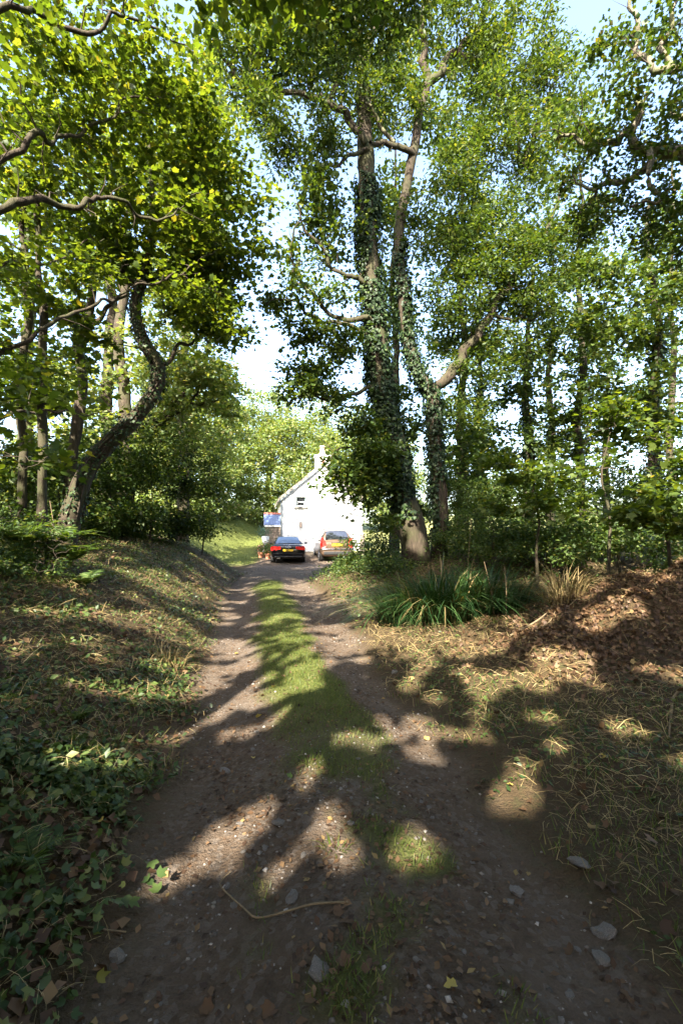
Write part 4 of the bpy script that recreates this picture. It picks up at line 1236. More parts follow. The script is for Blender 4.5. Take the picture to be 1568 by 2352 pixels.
# porch on the left wall: stones, slates, red ridge
px0, px1, py0, py1 = -1.05, -.002, 1.0, 2.6
pe, pr = 1.80, 2.58
porch = MB().box((px0, py0, -.3), (px1, py1, pe - .01)).build('porch', m_mortar, house, label='small stone porch with a slate roof tinted blue to mirror the sky')
gst = np.random.default_rng(3)
z = -.1
while z < pe - .12:
    h = gst.uniform(.12, .24)
    x = px0 - .03
    while x < px1 - .1:
        w = min(gst.uniform(.14, .36), px1 - x)
        MB().box((x + .008, py0 - gst.uniform(.02, .05), z + .008), (x + w - .008, py0 + .03, min(z + h, pe - .11) - .008)).build('stone', m_stone, porch, bevel=.02)
        x += w
    z += h
MB().box((px0 - .06, py0 - .10, pe - .10), (px1 - .002, py0 - .055, pe - .015)).build('fascia', m_wood_w, porch)
ym = (py0 + py1) / 2
pa = math.atan2(pr - pe, ym - py0 + .12)
MB().add([(px0 - .08, py0 - .12, pe - .005), (px1 - .001, py0 - .12, pe - .005), (px1 - .001, ym, pr - .02), (px0 - .08, ym, pr - .02), (px0 - .08, py1 + .12, pe - .005), (px1 - .001, py1 + .12, pe - .005)], [(0, 1, 2, 3), (3, 2, 5, 4), (0, 3, 4)]).build('porch_roof', m_oldslate, porch)
ps = None
rows = 7
for r_ in range(rows):
    for c_ in range(6):
        if ps is None:
            ps = MB().box((0, 0, 0), (.182, .21, .012)).build('slate', m_sky_slate, porch)
            o = ps
        else:
            o = link('slate', ps.data, porch)
        t = r_ / rows
        o.location = (px0 - .075 + c_ * .187 - (.0 if r_ % 2 else .004), py0 - .13 + t * (ym - py0 + .12), pe + .006 + t * (pr - pe))
        o.rotation_euler = (pa - R(2.2), 0, float(gst.normal(0, .01)))
rt = None
for c_ in range(4):
    if rt is None:
        rt = MB().add([(0, -.12, -.07), (.275, -.12, -.07), (.275, 0, .06), (0, 0, .06), (0, .12, -.07), (.275, .12, -.07)], [(0, 1, 2, 3), (3, 2, 5, 4), (0, 3, 4), (1, 5, 2)]).build('ridge_tile', m_redtile, porch)
        o = rt
    else:
        o = link('ridge_tile', rt.data, porch)
    o.location = (px0 - .07 + c_ * .28, ym, pr + .02)


# ------------------------------------------------------------------ cars
def paint(name, col, metal, rough):
    m, nt, p, out = new_mat(name)
    p.inputs['Base Color'].default_value = (*col, 1)
    p.inputs['Metallic'].default_value = metal
    p.inputs['Roughness'].default_value = rough
    p.inputs['Coat Weight'].default_value = .6
    p.inputs['Specular IOR Level'].default_value = .25
    p.inputs['Coat Roughness'].default_value = .04
    return m


m_black = paint('black_car_paint', (.003, .003, .005), .0, .12)
m_brown = paint('bronze_car_paint', (.15, .098, .066), .5, .3)
m_cglass, nt, p, out = new_mat('car_glass')
p.inputs['Base Color'].default_value = (.01, .012, .015, 1)
p.inputs['Roughness'].default_value = .03
p.inputs['Specular IOR Level'].default_value = 1.0
p.inputs['Coat Weight'].default_value = 1
p.inputs['Coat IOR'].default_value = 1.8
p.inputs['Coat Roughness'].default_value = .02
m_red = plain('tail_lamp_red', (.55, .02, .015), .15, coat=1)
m_tyre = plain('tyre_rubber', (.018, .018, .018), .85)
m_alloy = plain('alloy', (.55, .55, .56), .3, 1)
m_chrome = plain('chrome', (.8, .8, .82), .12, 1)
m_plate = plain('yellow_plate', (.80, .52, .03), .4)
m_trim = plain('black_trim', (.015, .015, .016), .55)


def text_mesh(s, size):
    c = bpy.data.curves.new('lettering', 'FONT')
    c.body = s
    c.size = size
    c.align_x = 'CENTER'
    c.align_y = 'CENTER'
    c.extrude = .002
    o = bpy.data.objects.new('lettering', c)
    COL.objects.link(o)
    dg = bpy.context.evaluated_depsgraph_get()
    me = bpy.data.meshes.new_from_object(o.evaluated_get(dg))
    bpy.data.objects.remove(o)
    me.materials.clear()
    me.name = 'lettering'
    return me


def loft(stations, sub=1):
    """stations: (y, [(x, z) half profile bottom centre to top centre])"""
    mb = MB()
    k = len(stations[0][1])
    n = 2 * k - 2
    for y, pr_ in stations:
        ring = list(pr_) + [(-x, z) for x, z in pr_[-2:0:-1]]
        mb.v += [(x, y, z) for x, z in ring]
    for i in range(len(stations) - 1):
        for j in range(n):
            q = (j + 1) % n
            mb.f.append((i * n + j, i * n + q, (i + 1) * n + q, (i + 1) * n + j))
    mb.f.append(tuple(range(n))[::-1])
    mb.f.append(tuple((len(stations) - 1) * n + j for j in range(n)))
    return mb


def car(name, label, loc, rz, pm, D):
    root = empty(name, loc, rz, label=label, cat='car')
    st = []
    for y, w, zb, zt in D['body']:
        h = zt - zb
        st.append((y, [(0, zb), (w * .82, zb), (w * .96, zb + .13 * h), (w, zb + .4 * h), (w * .995, zb + .66 * h), (w * .965, zb + .88 * h), (w * .86, zt), (0, zt + .015)]))
    body = loft(st).build('body', pm, root, smooth=True, sub=2)
    gh = D['house']
    st = []
    for y, wb, zb, wt, zt in gh:
        st.append((y, [(0, zb - .1), (wb, zb - .1), (wb, zb), ((wb + wt) / 2 + .015, (zb + zt) / 2), (wt, zt - .04), (wt * .86, zt), (0, zt + .02)]))
    loft(st).build('roof', pm, root, smooth=True, sub=2)
    ys = [s[0] for s in gh]
    ip = lambda y, k: float(np.interp(y, ys, [s[k] for s in gh]))

    def sheet(nm, y0, y1, x_in, mat, lift=.022, n=8):
        mb = MB()
        for i in range(n + 1):
            y = y0 + (y1 - y0) * i / n
            wt, zt = ip(y, 3), ip(y, 4)
            for j in range(7):
                u = (j - 3) / 3
                x = u * (wt * .90 - x_in)
                mb.v.append((x, y - lift * .6 * (1 if y1 < 2 else -1), zt + lift - .03 * u * u))
        for i in range(n):
            for j in range(6):
                a = i * 7 + j
                mb.f.append((a, a + 1, a + 8, a + 7))
        return mb.build(nm, mat, root, smooth=True)

    sheet('rear_window', *D['rwin'], .02, m_cglass)
    sheet('windscreen', *D['fwin'], .02, m_cglass)
    for sgn in (-1, 1):
        mb = MB()
        n = 12
        y0, y1 = D['swin']
        for i in range(n + 1):
            y = y0 + (y1 - y0) * i / n
            wb, zb, wt, zt = ip(y, 1), ip(y, 2), ip(y, 3), ip(y, 4)
            for t in (.14, .5, .84):
                xx = wb + (wt - wb) * t + (.022 if t != .5 else .034)
                mb.v.append((sgn * xx, y, zb + (zt - .04 - zb) * t))
        for i in range(n):
            for j in range(2):
                a = i * 3 + j
                mb.f.append((a, a + 3, a + 4, a + 1) if sgn > 0 else (a, a + 1, a + 4, a + 3))
        mb.build('side_window', m_cglass, root, smooth=True)
    wr, tw = D['wheel']
    for sgn in (-1, 1):
        for wy in D['axles']:
            x0 = sgn * (D['w'] - tw / 2 - .01)
            wh = MB().lathe([(wr * .62, -tw / 2), (wr * .9, -tw / 2), (wr, -tw * .36), (wr, tw * .36), (wr * .9, tw / 2), (wr * .62, tw / 2), (wr * .6, tw * .3), (.0, tw * .28)], (x0, wy, wr), 28, 'x').build('wheel', m_tyre, root, smooth=True)
            rim = MB()
            xo = x0 + sgn * tw * .44
            for k in range(7):
                a = 2 * PI * k / 7
                c_, s_ = math.cos(a), math.sin(a)
                rim.tube([(xo, wy + c_ * .05, wr + s_ * .05), (xo, wy + c_ * wr * .6, wr + s_ * wr * .6)], .022, 5)
            rim.lathe([(wr * .64, -.02), (wr * .66, .02), (wr * .58, .02)], (xo, wy, wr), 28, 'x')
            rim.lathe([(.0, .025), (.06, .02), (.06, -.03)], (xo, wy, wr), 12, 'x')
            rim.build('rim', m_alloy, wh, smooth=True)
            MB().lathe([(wr * 1.1, -.004), (wr * .98, 0)], (sgn * (D['w'] - .012), wy, wr + .01), 28, 'x').build('wheel_arch', m_trim, root)
        mx, my, mz = D['mirror']
        MB().box((sgn * mx - .11, my - .05, mz - .06), (sgn * mx + .11, my + .05, mz + .07)).build('mirror', m_trim if pm is m_black else m_gutter, root, smooth=True, sub=2)
        tl = MB()
        pts = D['lamp']
        a = [(sgn * x, y, z) for x, y, z in pts]
        b = [(sgn * x * .97, y + .1, z) for x, y, z in pts]
        n = len(pts)
        tl.add(a + b, [tuple(range(n)) if sgn < 0 else tuple(range(n))[::-1]] + [(i, (i + 1) % n, n + (i + 1) % n, n + i) for i in range(n)])
        tl.build('tail_lamp', m_red, root, bevel=.012)
    yb = D['plate'][0]
    z0 = D['plate'][1]
    pl = MB().box((-.26, yb, z0 - .056), (.26, yb + .03, z0 + .056)).build('number_plate', m_plate, root, bevel=.004)
    me = text_mesh(D['reg'], .105)
    t = link('lettering', me, pl, m_trim, loc=(0, yb - .003, z0))
    t.rotation_euler = (R(90), 0, 0)
    t.scale = (.8, 1, 1)
    return root


az = float(terr(-2.7, 23.6))
aud = car('saloon_car', 'black saloon car with red tail lamps parked beside the flower pots', (-2.72, 23.4, az), R(6.5), m_black, dict(
    w=.91, body=[(0.0, .72, .40, .80), (.05, .82, .30, .93), (.18, .88, .24, 1.00), (.6, .905, .20, 1.0), (1.2, .91, .19, .96), (2.4, .91, .19, .94), (3.4, .90, .19, .95), (4.2, .87, .22, .84), (4.6, .76, .26, .68), (4.72, .6, .34, .58)],
    house=[(.46, .74, .95, .72, .985), (.85, .79, .95, .67, 1.20), (1.28, .82, .95, .60, 1.375), (1.8, .83, .95, .58, 1.43), (2.5, .82, .95, .58, 1.43), (2.95, .80, .95, .61, 1.30), (3.62, .74, .93, .70, .95)],
    rwin=(.54, 1.24), fwin=(2.72, 3.5), swin=(1.0, 3.2), wheel=(.325, .23), axles=(.95, 3.75), mirror=(1.0, 2.95, 1.0),
    lamp=[(.38, -.03, .88), (.40, -.035, .75), (.62, -.02, .71), (.85, .06, .69), (.88, .07, .82), (.80, .03, .89)], plate=(-.035, .70), reg='YM08 EPU'))
MB().tube([(-.52, -.01, .30), (-.52, .2, .30)], .04, 10).build('exhaust', m_chrome, aud)
MB().tube([(-.43, -.01, .30), (-.43, .2, .30)], .04, 10).build('exhaust', m_chrome, aud)
rg = MB()
for k in range(4):
    a = np.linspace(0, 2 * PI, 17)
    rg.tube([(-.105 + .07 * k + .045 * math.cos(t), -.012, .865 + .045 * math.sin(t)) for t in a], .007, 5, cap=False)
rg.build('badge', m_chrome, aud, smooth=True)
MB().box((-.70, -.022, .34), (.70, .06, .40)).build('bumper_valance', m_trim, aud, bevel=.02)
MB().box((-.74, -.02, .53), (.74, .04, .545)).build('bumper_seam', m_trim, aud)
MB().tube([(-.76, .19, 1.015), (-.4, .11, 1.03), (.4, .11, 1.03), (.76, .19, 1.015)], .015, 6).build('boot_lip', m_black, aud, smooth=True)
MB().add([(-.02, 1.45, 1.43), (.02, 1.45, 1.43), (0, 1.40, 1.50), (0, 1.6, 1.43)], [(0, 1, 2), (1, 3, 2), (3, 0, 2)]).build('roof_fin', m_trim, aud)

bz = float(terr(-.3, 24.4))
brn = car('hatchback_car', 'bronze hatchback car parked against the cottage, half hidden by brambles', (-.22, 24.3, bz + .02), R(9), m_brown, dict(
    w=.88, body=[(0.0, .70, .42, .86), (.05, .80, .32, .98), (.15, .855, .26, 1.02), (.6, .88, .22, 1.03), (1.2, .88, .2, 1.03), (2.2, .88, .2, 1.02), (3.0, .875, .2, 1.02), (3.5, .85, .22, .92), (3.8, .72, .3, .72), (3.88, .55, .38, .6)],
    house=[(.10, .72, 1.0, .70, 1.03), (.22, .78, 1.0, .66, 1.25), (.40, .80, 1.0, .59, 1.50), (.8, .81, 1.0, .575, 1.58), (1.8, .81, 1.0, .58, 1.60), (2.3, .80, 1.0, .61, 1.48), (3.15, .74, 1.0, .69, 1.03)],
    rwin=(.13, .41), fwin=(2.05, 3.05), swin=(.45, 2.8), wheel=(.31, .205), axles=(.62, 3.18), mirror=(.98, 2.6, 1.10),
    lamp=[(.60, .00, .98), (.58, -.02, .78), (.64, -.03, .69), (.81, .02, .69), (.85, .05, .82), (.82, .07, 1.04), (.76, .09, 1.18), (.68, .08, 1.16)], plate=(-.03, .84), reg='SE17 OXS'))
brn.scale = (1.05, 1.05, 1.09)
MB().box((-.33, -.045, .905), (.33, .0, .945)).build('chrome_handle', m_chrome, brn, bevel=.008)
MB().tube([(-.80, .03, .63), (-.7, -.02, .63), (.7, -.02, .63), (.80, .03, .63)], .022, 6).build('bumper_strip', m_chrome, brn, smooth=True)
MB().box((-.68, -.012, .36), (.68, .05, .52)).build('bumper_valance', m_trim, brn, bevel=.03)
MB().tube([(.04, .11, 1.055), (.28, .12, 1.08), (.40, .14, 1.085)], .014, 5).build('wiper', m_trim, brn)
MB().tube([(-.42, 2.1, 1.58), (-.46, 2.3, 2.2)], .006, 5).build('aerial', m_trim, brn)
MB().tube([(-.56, .5, 1.57), (-.57, 1.2, 1.615), (-.56, 1.9, 1.60)], .015, 6).build('roof_rail', m_trim, brn, smooth=True)
MB().tube([(.56, .5, 1.57), (.57, 1.2, 1.615), (.56, 1.9, 1.60)], .015, 6).build('roof_rail', m_trim, brn, smooth=True)

# ------------------------------------------------------------------ pots and small things by the porch
m_petal = leaf_mat('flower_petals', [(0, (.55, .05, .10)), (.5, (.6, .12, .2)), (1, (.7, .5, .45))], .3, .5, (1, 1, 1))


def potted(label, x, y, r, h, seed, flowers=0):
    z = float(terr(x, y))
    root = empty('flower_pot', (x, y, z), label=label, cat='flower pot', group='flower pots by the porch')
    MB().lathe([(0, 0), (r * .68, 0), (r * .92, h * .8), (r * 1.05, h * .8), (r * 1.05, h), (r * .9, h), (r * .85, h * .85), (0, h * .85)], (0, 0, 0), 18).build('pot', m_terra, root, smooth=False)
    g = np.random.default_rng(seed)
    n = 420
    c = g.normal(0, 1, (n, 3)) * np.array([r * .85, r * .85, r * .8]) + np.array([0, 0, h + r * 1.0])
    c[:, 2] = np.maximum(c[:, 2], h * .7)
    v, f = leaf_arr('oval', c, np.array([0, 0, .8]) + g.normal(0, .6, (n, 3)), c - np.array([0, 0, h]), g.uniform(.04, .09, n))
    link('foliage', mesh_arr('foliage', v, f), root, M['shrub'], kind='stuff')
    if flowers:
        c = norm(g.normal(0, 1, (flowers, 3))) * r * 1.2 + np.array([0, 0, h + r * 1.2])
        v, f = leaf_arr('oval', c, g.normal(0, 1, (flowers, 3)), g.normal(0, 1, (flowers, 3)), g.uniform(.05, .08, flowers))
        link('blossom', mesh_arr('blossom', v, f), root, m_petal, kind='stuff')


for k, (px, py, Y, r, fl, lab) in enumerate([(1073, 0, 25.6, .17, 0, 'terracotta pot nearest the black car'), (1044, 0, 26.2, .17, 60, 'terracotta pot with pink flowers, leftmost of the group'), (1057, 0, 26.6, .16, 0, 'terracotta pot in the middle of the group by the porch'),
                                             (1078, 0, 26.7, .20, 0, 'larger pot with pale leafy plant behind the others'), (1068, 0, 27.4, .18, 90, 'pot with a tall plant at the back against the porch')]):
    potted(lab, (px - 1365) / 1826 * Y, Y, r, r * 1.7, 50 + k, fl)
ux, uy = (1062 - 1365) / 1826 * 28.2, 28.2
uz = float(terr(ux, uy))
urn = empty('pedestal_planter', (ux, uy, uz), label='white pedestal planter with a blue-green plant beside the porch', cat='planter')
MB().lathe([(0, 0), (.22, 0), (.22, .12), (.14, .2), (.12, .55), (.2, .75), (.23, 1.0), (.2, 1.08), (0, 1.05)], (0, 0, 0), 18).build('pedestal', m_wood_w, urn, smooth=True)
g = np.random.default_rng(9)
n = 500
c = g.normal(0, 1, (n, 3)) * np.array([.19, .19, .16]) + np.array([-.08, 0, 1.3])
v, f = leaf_arr('oval', c, np.array([0, 0, .8]) + g.normal(0, .6, (n, 3)), c - np.array([0, 0, 1.1]), g.uniform(.06, .11, n))
m_blue = leaf_mat('bluish_leaf', [(0, (.03, .075, .06)), (1, (.09, .15, .12))], .3)
link('foliage', mesh_arr('foliage', v, f), urn, m_blue, kind='stuff')
tx, ty = (1362 - 1365) / 1826 * 19.5, 19.5
tub = MB().lathe([(0, 0), (.10, 0), (.13, .22), (.14, .22), (.14, .24), (.115, .24), (.09, .03), (0, .03)], (tx, ty, float(terr(tx, ty)) + .05), 16).build('plastic_tub', plain('teal_plastic', (.12, .42, .40), .4), None, label='small teal plastic tub in the grass before the brown car', cat='tub')
sx, sy = (1448 - 1365) / 1826 * 27.0, 27.0
MB().lathe([(0, -.2), (.16, -.2), (.15, .9), (.12, 1.25), (.05, 1.38), (0, 1.4)], (sx, sy, float(terr(sx, sy))), 10).build('stone_post', m_stone, None, label='weathered stone post right of the bronze car', cat='post')

# ------------------------------------------------------------------ ground cover
def scatter(n, x0, x1, y0, y1, dens, bias=1.0, seed=0):
    """random ground points; bias > 0 favours what lies near the camera"""
    g = np.random.default_rng(seed)
    m = n * 6
    u = g.random(m)
    if bias:
        y = y0 + (y1 - y0) * u ** (1 + bias)
    else:
        y = y0 + (y1 - y0) * u
    x = g.uniform(x0, x1, m)
    d = dens(x, y)
    k = np.nonzero(g.random(m) < d)[0][:n]
    return x[k], y[k], g


def lay(name, label, cat, mat, kind, x, y, g, size, tilt=.35, lift=.012, stand=None, width=None):
    n = len(x)
    if n == 0:
        return
    z = terr(x, y)
    e = .03
    nr = np.stack([-(terr(x + e, y) - terr(x - e, y)) / (2 * e), -(terr(x, y + e) - terr(x, y - e)) / (2 * e), np.ones(n)], 1)
    sz = g.uniform(*size, n)
    small = np.clip(np.hypot(x, y) / 4.2, .42, 1) if kind == 'straw' else np.ones(n)     # cut finer close to the track's mouth
    sz = sz * small
    pos = np.stack([x, y, z + g.random(n) * lift + .002], 1)
    a = g.random(n) * 2 * PI
    hz = np.stack([np.cos(a), np.sin(a), np.zeros(n)], 1)
    if stand is None:
        nrm = norm(nr) + g.normal(0, tilt, (n, 3))
        d = hz + (g.normal(0, .12, (n, 3)) if kind == 'straw' else 0)
    else:
        d = norm(nr) + hz * (stand * g.uniform(.3, 1.4, n))[:, None]
        nrm = np.cross(d, np.stack([-hz[:, 1], hz[:, 0], hz[:, 2]], 1)) + g.normal(0, .2, (n, 3))
    w = None if width is None else g.uniform(*width, n) * small ** 1.2
    v, f = leaf_arr(kind, pos, nrm, d, sz, w)
    link(name, mesh_arr(name, v, f), None, M[mat], label=label, cat=cat, kind='stuff')


def on_left(x, y):
    return sst(-.15, .35, edge_l(y) - x + (fbm(x, y, 2, 41) - .5) * .7)


def on_right(x, y):
    return sst(-.15, .4, x - edge_r(y) + (fbm(x, y, 2, 42) - .5) * .8)


def heap_m(x, y):
    return np.clip(1.3 * np.exp(-(((x - 5.0) / 2.2) ** 2 + ((y - 6.4) / 1.6) ** 2)) + .9 * np.exp(-(((x - 2.7) / .8) ** 2 + ((y - 5.5) / .8) ** 2)), 0, 1)


x, y, g = scatter(52000, -3, 1.3, .9, 15.6, lambda x, y: median_mask(x, y) * (.35 + .65 * sst(.3, .6, fbm(x, y, 5, 51))), .9, 1)
lay('median_grass', 'short green grass strip between the wheel ruts', 'grass', 'grass', 'blade', x, y, g, (.018, .05), stand=1.1, width=(.0025, .0055))
x, y, g = scatter(4200, -3.2, 0, .8, 2.7, lambda x, y: on_left(x, y) * (.25 + .75 * sst(.4, .6, fbm(x, y, 2.2, 59))), .2, 22)
lay('trailing_ivy', 'lobed ivy leaves trailing over the lower left verge', 'ivy', 'cover', 'lobed', x, y, g, (.03, .06), tilt=.5, lift=.08)
x, y, g = scatter(36000, -9, 0, 2.5, 18, lambda x, y: on_left(x, y) * np.exp(-np.maximum(edge_l(y) - x, 0) / 5) * (.25 + .75 * sst(.42, .6, fbm(x, y, 1.3, 52))), 1.0, 2)
lay('ivy_ground_cover', 'dark ivy and bramble leaves carpeting the left bank', 'ground cover', 'cover', 'oval', x, y, g, (.03, .07), tilt=.5, lift=.07)
x, y, g = scatter(27000, -9, 0, .8, 18, lambda x, y: on_left(x, y) * np.exp(-np.maximum(edge_l(y) - x, 0) / 5), 1.0, 3)
lay('dry_stalks', 'cut dry stalks strewn over the left bank', 'stalks', 'straw', 'straw', x, y, g, (.04, .22), tilt=.25, lift=.08, width=(.002, .006))
x, y, g = scatter(22000, -9, 0, .8, 18, lambda x, y: on_left(x, y) * np.exp(-np.maximum(edge_l(y) - x, 0) / 6) * (.3 + .7 * sst(.45, .62, fbm(x, y, 1.6, 58))), .9, 4)
lay('left_leaf_litter', 'brown leaf litter on the left bank', 'leaf litter', 'dead', 'broad', x, y, g, (.03, .075), tilt=.4, lift=.04)
x, y, g = scatter(18000, -9, 0, .8, 18, lambda x, y: on_left(x, y) * sst(.5, .64, fbm(x, y, .9, 53)), .8, 5)
lay('left_bank_grass', 'sparse grass blades on the left bank', 'grass', 'grass', 'blade', x, y, g, (.05, .15), stand=.8, width=(.003, .006))
x, y, g = scatter(20000, 0, 8, .8, 11, lambda x, y: on_right(x, y) * np.clip(.02 + heap_m(x, y) ** 1.3, 0, 1), .3, 6)
lay('leaf_heap_litter', 'brown dead leaves of the big heap on the right', 'leaf litter', 'dead', 'lobed', x, y, g, (.022, .068), tilt=.65, lift=.07)
x, y, g = scatter(25000, 0, 8, .8, 13, lambda x, y: on_right(x, y) * np.clip(.9 - heap_m(x, y) * .35, 0, 1) * (.3 + .7 * sst(.4, .6, fbm(x, y, 1.5, 54))), .7, 7)
lay('dry_grass_litter', 'flattened dry grass on the right verge', 'dry grass', 'straw', 'straw', x, y, g, (.05, .25), tilt=.3, lift=.07, width=(.002, .006))
x, y, g = scatter(27000, 0, 8, .8, 14, lambda x, y: on_right(x, y) * (1 - heap_m(x, y)) * sst(.38, .55, fbm(x, y, 1.0, 55)), .8, 8)
lay('right_verge_grass', 'green and dry grass of the right verge', 'grass', 'grass', 'blade', x, y, g, (.03, .11), stand=.9, width=(.003, .006))
x, y, g = scatter(12000, 0, 8, .8, 9, lambda x, y: on_right(x, y) * (1 - heap_m(x, y)) * sst(.46, .62, fbm(x, y, 1.1, 56)), .7, 9)
lay('verge_weeds', 'low green weeds among the right verge grass', 'weeds', 'cover', 'oval', x, y, g, (.02, .05), tilt=.5, lift=.05)
x, y, g = scatter(9000, -3, 5, 8, 18, lambda x, y: on_right(x, y), 0, 12)
lay('right_bank_weeds', 'weeds and grass on the bank below the ash trees', 'weeds', 'shrub', 'oval', x, y, g, (.04, .09), tilt=.6, lift=.22)
x, y, g = scatter(9000, -12, -4, 23.5, 46, lambda x, y: lawn_mask(x, y), .5, 13)
lay('lawn_grass', 'mown grass of the small lawn by the porch', 'grass', 'grass', 'blade', x, y, g, (.06, .12), stand=.9, width=(.012, .02))
x, y, g = scatter(8000, -4, 2.5, .8, 12, lambda x, y: track_mask(x, y) * (.25 + .85 * sst(.5, .65, fbm(x, y, 1.8, 57))), 1.1, 14)
lay('track_debris', 'small bits of leaf and straw on the track', 'litter', 'dead', 'oval', x, y, g, (.012, .045), tilt=.3, lift=.008)

# gravel: small stones too many to count
x, y, g = scatter(11000, -5, 3, .8, 26, lambda x, y: track_mask(x, y) * (1 - median_mask(x, y)) * (.2 + .8 * sst(.4, .6, fbm(x, y, 1.4, 60))), 1.6, 15)
n = len(x)
tv = np.array([(1, 0, 0), (-.1, .9, .1), (-.9, .1, 0), (.1, -.8, 0), (.1, .1, .6), (0, 0, -.5)])
tf = np.array([(0, 1, 4), (1, 2, 4), (2, 3, 4), (3, 0, 4), (1, 0, 5), (2, 1, 5), (3, 2, 5), (0, 3, 5)])
sz = g.uniform(.003, .009, n) * (1 + 1.3 * g.random(n) ** 6) * (1 + y * .05)
a = g.random(n) * 6.28
ca, sa = np.cos(a)[:, None], np.sin(a)[:, None]
lx = tv[None, :, 0] * ca - tv[None, :, 1] * sa
ly = tv[None, :, 0] * sa + tv[None, :, 1] * ca
jit = g.uniform(.7, 1.3, (n, 6))
v = np.stack([x[:, None] + lx * sz[:, None] * jit, y[:, None] + ly * sz[:, None] * jit, terr(x, y)[:, None] + tv[None, :, 2] * sz[:, None] * jit], -1)
f = tf[None] + (np.arange(n) * 6)[:, None, None]
m_grav, nt, p, out = new_mat('gravel_stone')
gg = nt.nodes.new('ShaderNodeNewGeometry')
nt.links.new(ramp(nt, [(0, (.045, .036, .029)), (.45, (.11, .092, .076)), (.88, (.20, .175, .15)), (1, (.33, .30, .27))], gg.outputs['Random Per Island']), p.inputs['Base Color'])
p.inputs['Roughness'].default_value = .85
link('gravel', mesh_arr('gravel', v.reshape(-1, 3), f.reshape(-1, 3)), None, m_grav, label='loose gravel scattered in the wheel ruts', cat='gravel', kind='stuff')

# single stones on the near track
m_rock = plain('field_stone', (.12, .105, .092), .85, var=.4, scale=14, bmp=.5, bscale=60)
variants = []
gs = np.random.default_rng(77)
for k in range(5):
    mb = MB()
    prof = [(0, -.5), (.7, -.42), (1.0, -.05), (.82, .32), (.4, .52), (0, .55)]
    mb.lathe(prof, (0, 0, 0), 9)
    vv = np.array(mb.v)
    vv *= (1 + .28 * np.sin(vv[:, :1] * (3 + k) + vv[:, 1:2] * 4 + k) * np.cos(vv[:, 2:] * 3 + k * 2))
    vv *= np.array([1, gs.uniform(.6, .9), gs.uniform(.45, .7)])
    mb.v = [tuple(q) for q in vv]
    o = mb.build('stone', m_rock)
    variants.append(o.data)
    bpy.data.objects.remove(o)
big = [(1330, 1985, .055, 'largest dark stone, at the right edge of the near track'), (1385, 2150, .05, 'grey stone low at the right of the near track'), (1380, 2210, .04, 'pale stone near the lower right corner'), (735, 2235, .045, 'grey flat stone low in the middle of the track'),
       (670, 2065, .035, 'small grey stone beside the curved twig'), (515, 1775, .045, 'pale flat stone in the left rut beyond the twig'), (640, 1895, .04, 'brownish stone left of the middle sun patches'), (905, 1545, .05, 'stone in the right rut below the sunlit verge'), (1185, 2050, .035, 'stone in the right rut near the yellow leaf'), (270, 2200, .035, 'grey stone half sunk in the left rut')]
for k, (px, py, r_, lab) in enumerate(big):
    q = ground_at(px, py)
    o = link('stone', variants[k % 5], None, m_rock, loc=q + np.array([0, 0, r_ * .2]), label=lab, cat='stone', group='larger stones on the track')
    o.scale = (r_,) * 3
    o.rotation_euler = (gs.normal(0, .2), gs.normal(0, .2), gs.random() * 6)
x, y, g = scatter(70, -1.6, 1.5, 1.0, 5.5, lambda x, y: track_mask(x, y) * (1 - median_mask(x, y)), .8, 78)
for i in range(len(x)):
    r_ = g.uniform(.010, .024)
    o = link('stone', variants[i % 5], None, m_rock, loc=(x[i], y[i], float(terr(x[i], y[i])) + r_ * .2), label='small grey stone bedded in the dirt of the track', cat='stone', group='small stones bedded in the track')
    o.scale = (r_,) * 3
    o.rotation_euler = (g.normal(0, .2), g.normal(0, .2), g.random() * 6)

# fallen leaves one by one on the near track
lv = []
for k in range(8):
    v, f = leaf_arr('maple', np.zeros((1, 3)), np.array([[0, 0, 1.0]]), np.array([[0, 1.0, 0]]), np.array([1.0]))
    gl = np.random.default_rng(k)
    c1, c2 = gl.uniform(.1, .5), gl.uniform(-.3, .4)
    v = v.copy()
    v[:, 2] += c1 * v[:, 0] ** 2 * 2 + c2 * (v[:, 1] - .4) ** 2 + gl.normal(0, .03, len(v))
    lv.append(mesh_arr('fallen_leaf', v, f))
m_yel = leaf_mat('yellow_fallen_leaf', [(0, (.30, .22, .05)), (1, (.42, .33, .09))], .25, .5, (1.1, 1, .6))
m_grn = leaf_mat('green_fallen_leaf', [(0, (.10, .16, .035)), (1, (.14, .2, .045))], .25, .5, (1.1, 1, .6))
for me in lv[:5]:
    me.materials.append(M['dead'])
lv[5].materials.append(m_yel)
lv[6].materials.append(m_yel)
lv[7].materials.append(m_grn)
x, y, g = scatter(190, -2.0, 2.6, .95, 6.5, lambda x, y: .35 + .65 * (1 - median_mask(x, y)), .7, 91)
for i in range(len(x)):
    k = int(g.choice(8, p=[.17, .17, .17, .17, .17, .06, .05, .04]))
    o = link('fallen_leaf', lv[k], None, None, loc=(x[i], y[i], float(terr(x[i], y[i])) + .012), cat='fallen leaf',
             label=['dry brown leaf fallen on the near end of the track', 'yellow leaf fallen on the near end of the track', 'green leaf fallen on the near end of the track'][0 if k < 5 else 1 if k < 7 else 2],
             group=['brown leaves fallen on the near track', 'yellow leaves fallen on the near track', 'green leaves fallen on the near track'][0 if k < 5 else 1 if k < 7 else 2])
    s_ = g.uniform(.028, .055)
    o.scale = (s_,) * 3
    o.rotation_euler = (g.normal(0, .35), g.normal(0, .35), g.random() * 6.28)


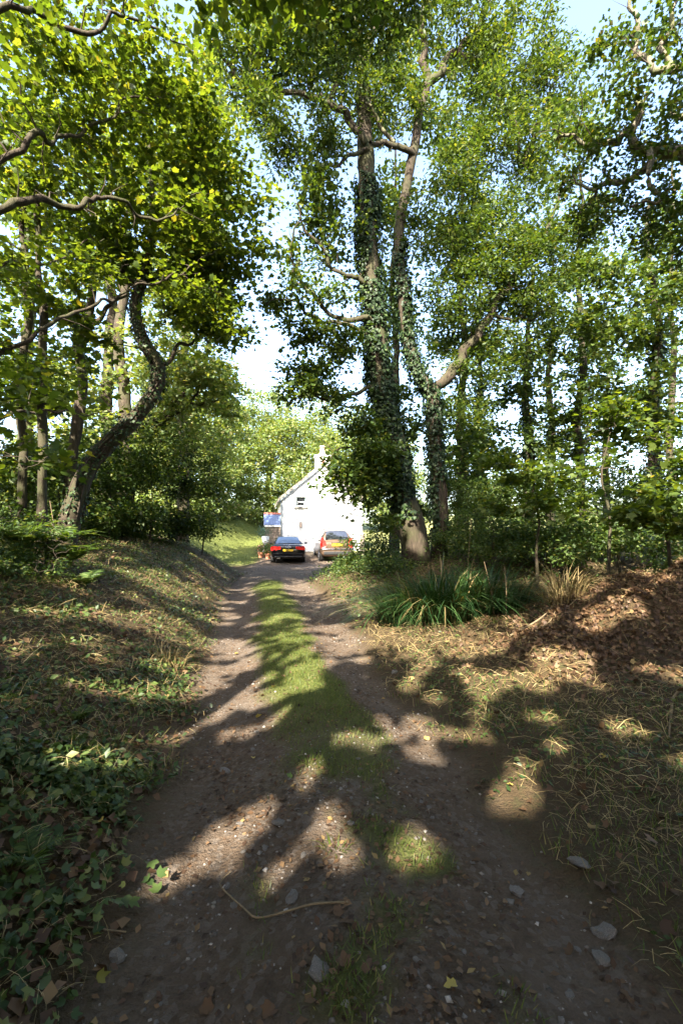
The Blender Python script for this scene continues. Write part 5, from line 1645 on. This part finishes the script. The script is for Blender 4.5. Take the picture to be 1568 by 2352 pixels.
def stick(label, pts, r0, mat='straw_stick', lift=.012):
    q = [ground_at(*a) + np.array([0, 0, lift]) for a in pts]
    p_, r_ = smooth_path(q, np.linspace(r0, r0 * .45, len(q)), .03, .006, int(pts[0][0]))
    p_[:, 2] = np.maximum(p_[:, 2], terr(p_[:, 0], p_[:, 1]) + r0 * .6)
    v, f = tube_arr(p_, r_, 6)
    link('fallen_stick', mesh_arr('fallen_stick', v, f, True), None, M[mat], label=label, cat='stick')


M['straw_stick'] = plain('dry_stick', (.15, .105, .055), .85, var=.3, scale=20)
stick('curved twig lying across the middle of the near track', [(800, 2082), (720, 2085), (650, 2105), (590, 2118), (560, 2095), (520, 2060), (505, 2035), (530, 2010)], .0055)
stick('long bent stick poking out of the ivy at the lower left', [(10, 1965), (60, 2010), (110, 2070), (170, 2125), (230, 2140), (290, 2145)], .006)
stick('pale stick lying on the right verge', [(1290, 1685), (1330, 1700), (1400, 1690)], .007)
stick('forked pale branch at the right edge of the verge', [(1568, 1585), (1545, 1605), (1540, 1640), (1535, 1700)], .014)
stick('pale straight stalk on the left bank', [(255, 1355), (330, 1345), (390, 1372)], .008)
stick('long pale stalk lying on the left bank edge', [(60, 1400), (150, 1415), (240, 1440)], .008)
stick('bleached stalk half buried in the leaf heap', [(1170, 1470), (1250, 1420), (1310, 1350)], .014, lift=.05)
stick('second bleached stalk beside the leaf heap', [(1200, 1480), (1260, 1440), (1330, 1380)], .010, lift=.06)


def cane(label, px, Y, top, r0, lean=0):
    b = at_ground(px, Y)
    t = P(px + lean, top, Y)
    p_, r_ = smooth_path([b, (b + t) / 2 + np.array([.02, 0, 0]), t], [r0, r0 * .8, r0 * .5], .08, .01, px)
    v, f = tube_arr(p_, r_, 6)
    link('dead_weed', mesh_arr('dead_weed', v, f, True), None, M['straw_stick'], label=label, cat='weed')


cane('tall dry stem standing right of the sedge clump', 1132, 7.6, 1290, .010, -22)
cane('second dry stem, shorter, right of the sedge clump', 1157, 7.4, 1300, .009, 0)
cane('thin dry stem behind the fern at the far left', 140, 6.8, 1150, .008, -25)
cane('thin dry stem at the far left edge above the bramble mound', 20, 6.6, 1170, .007, 8)
cane('slender green-brown stem rising from the sedge clump', 1060, 8.4, 1190, .006, 20)
sc.cycles.use_adaptive_sampling = True
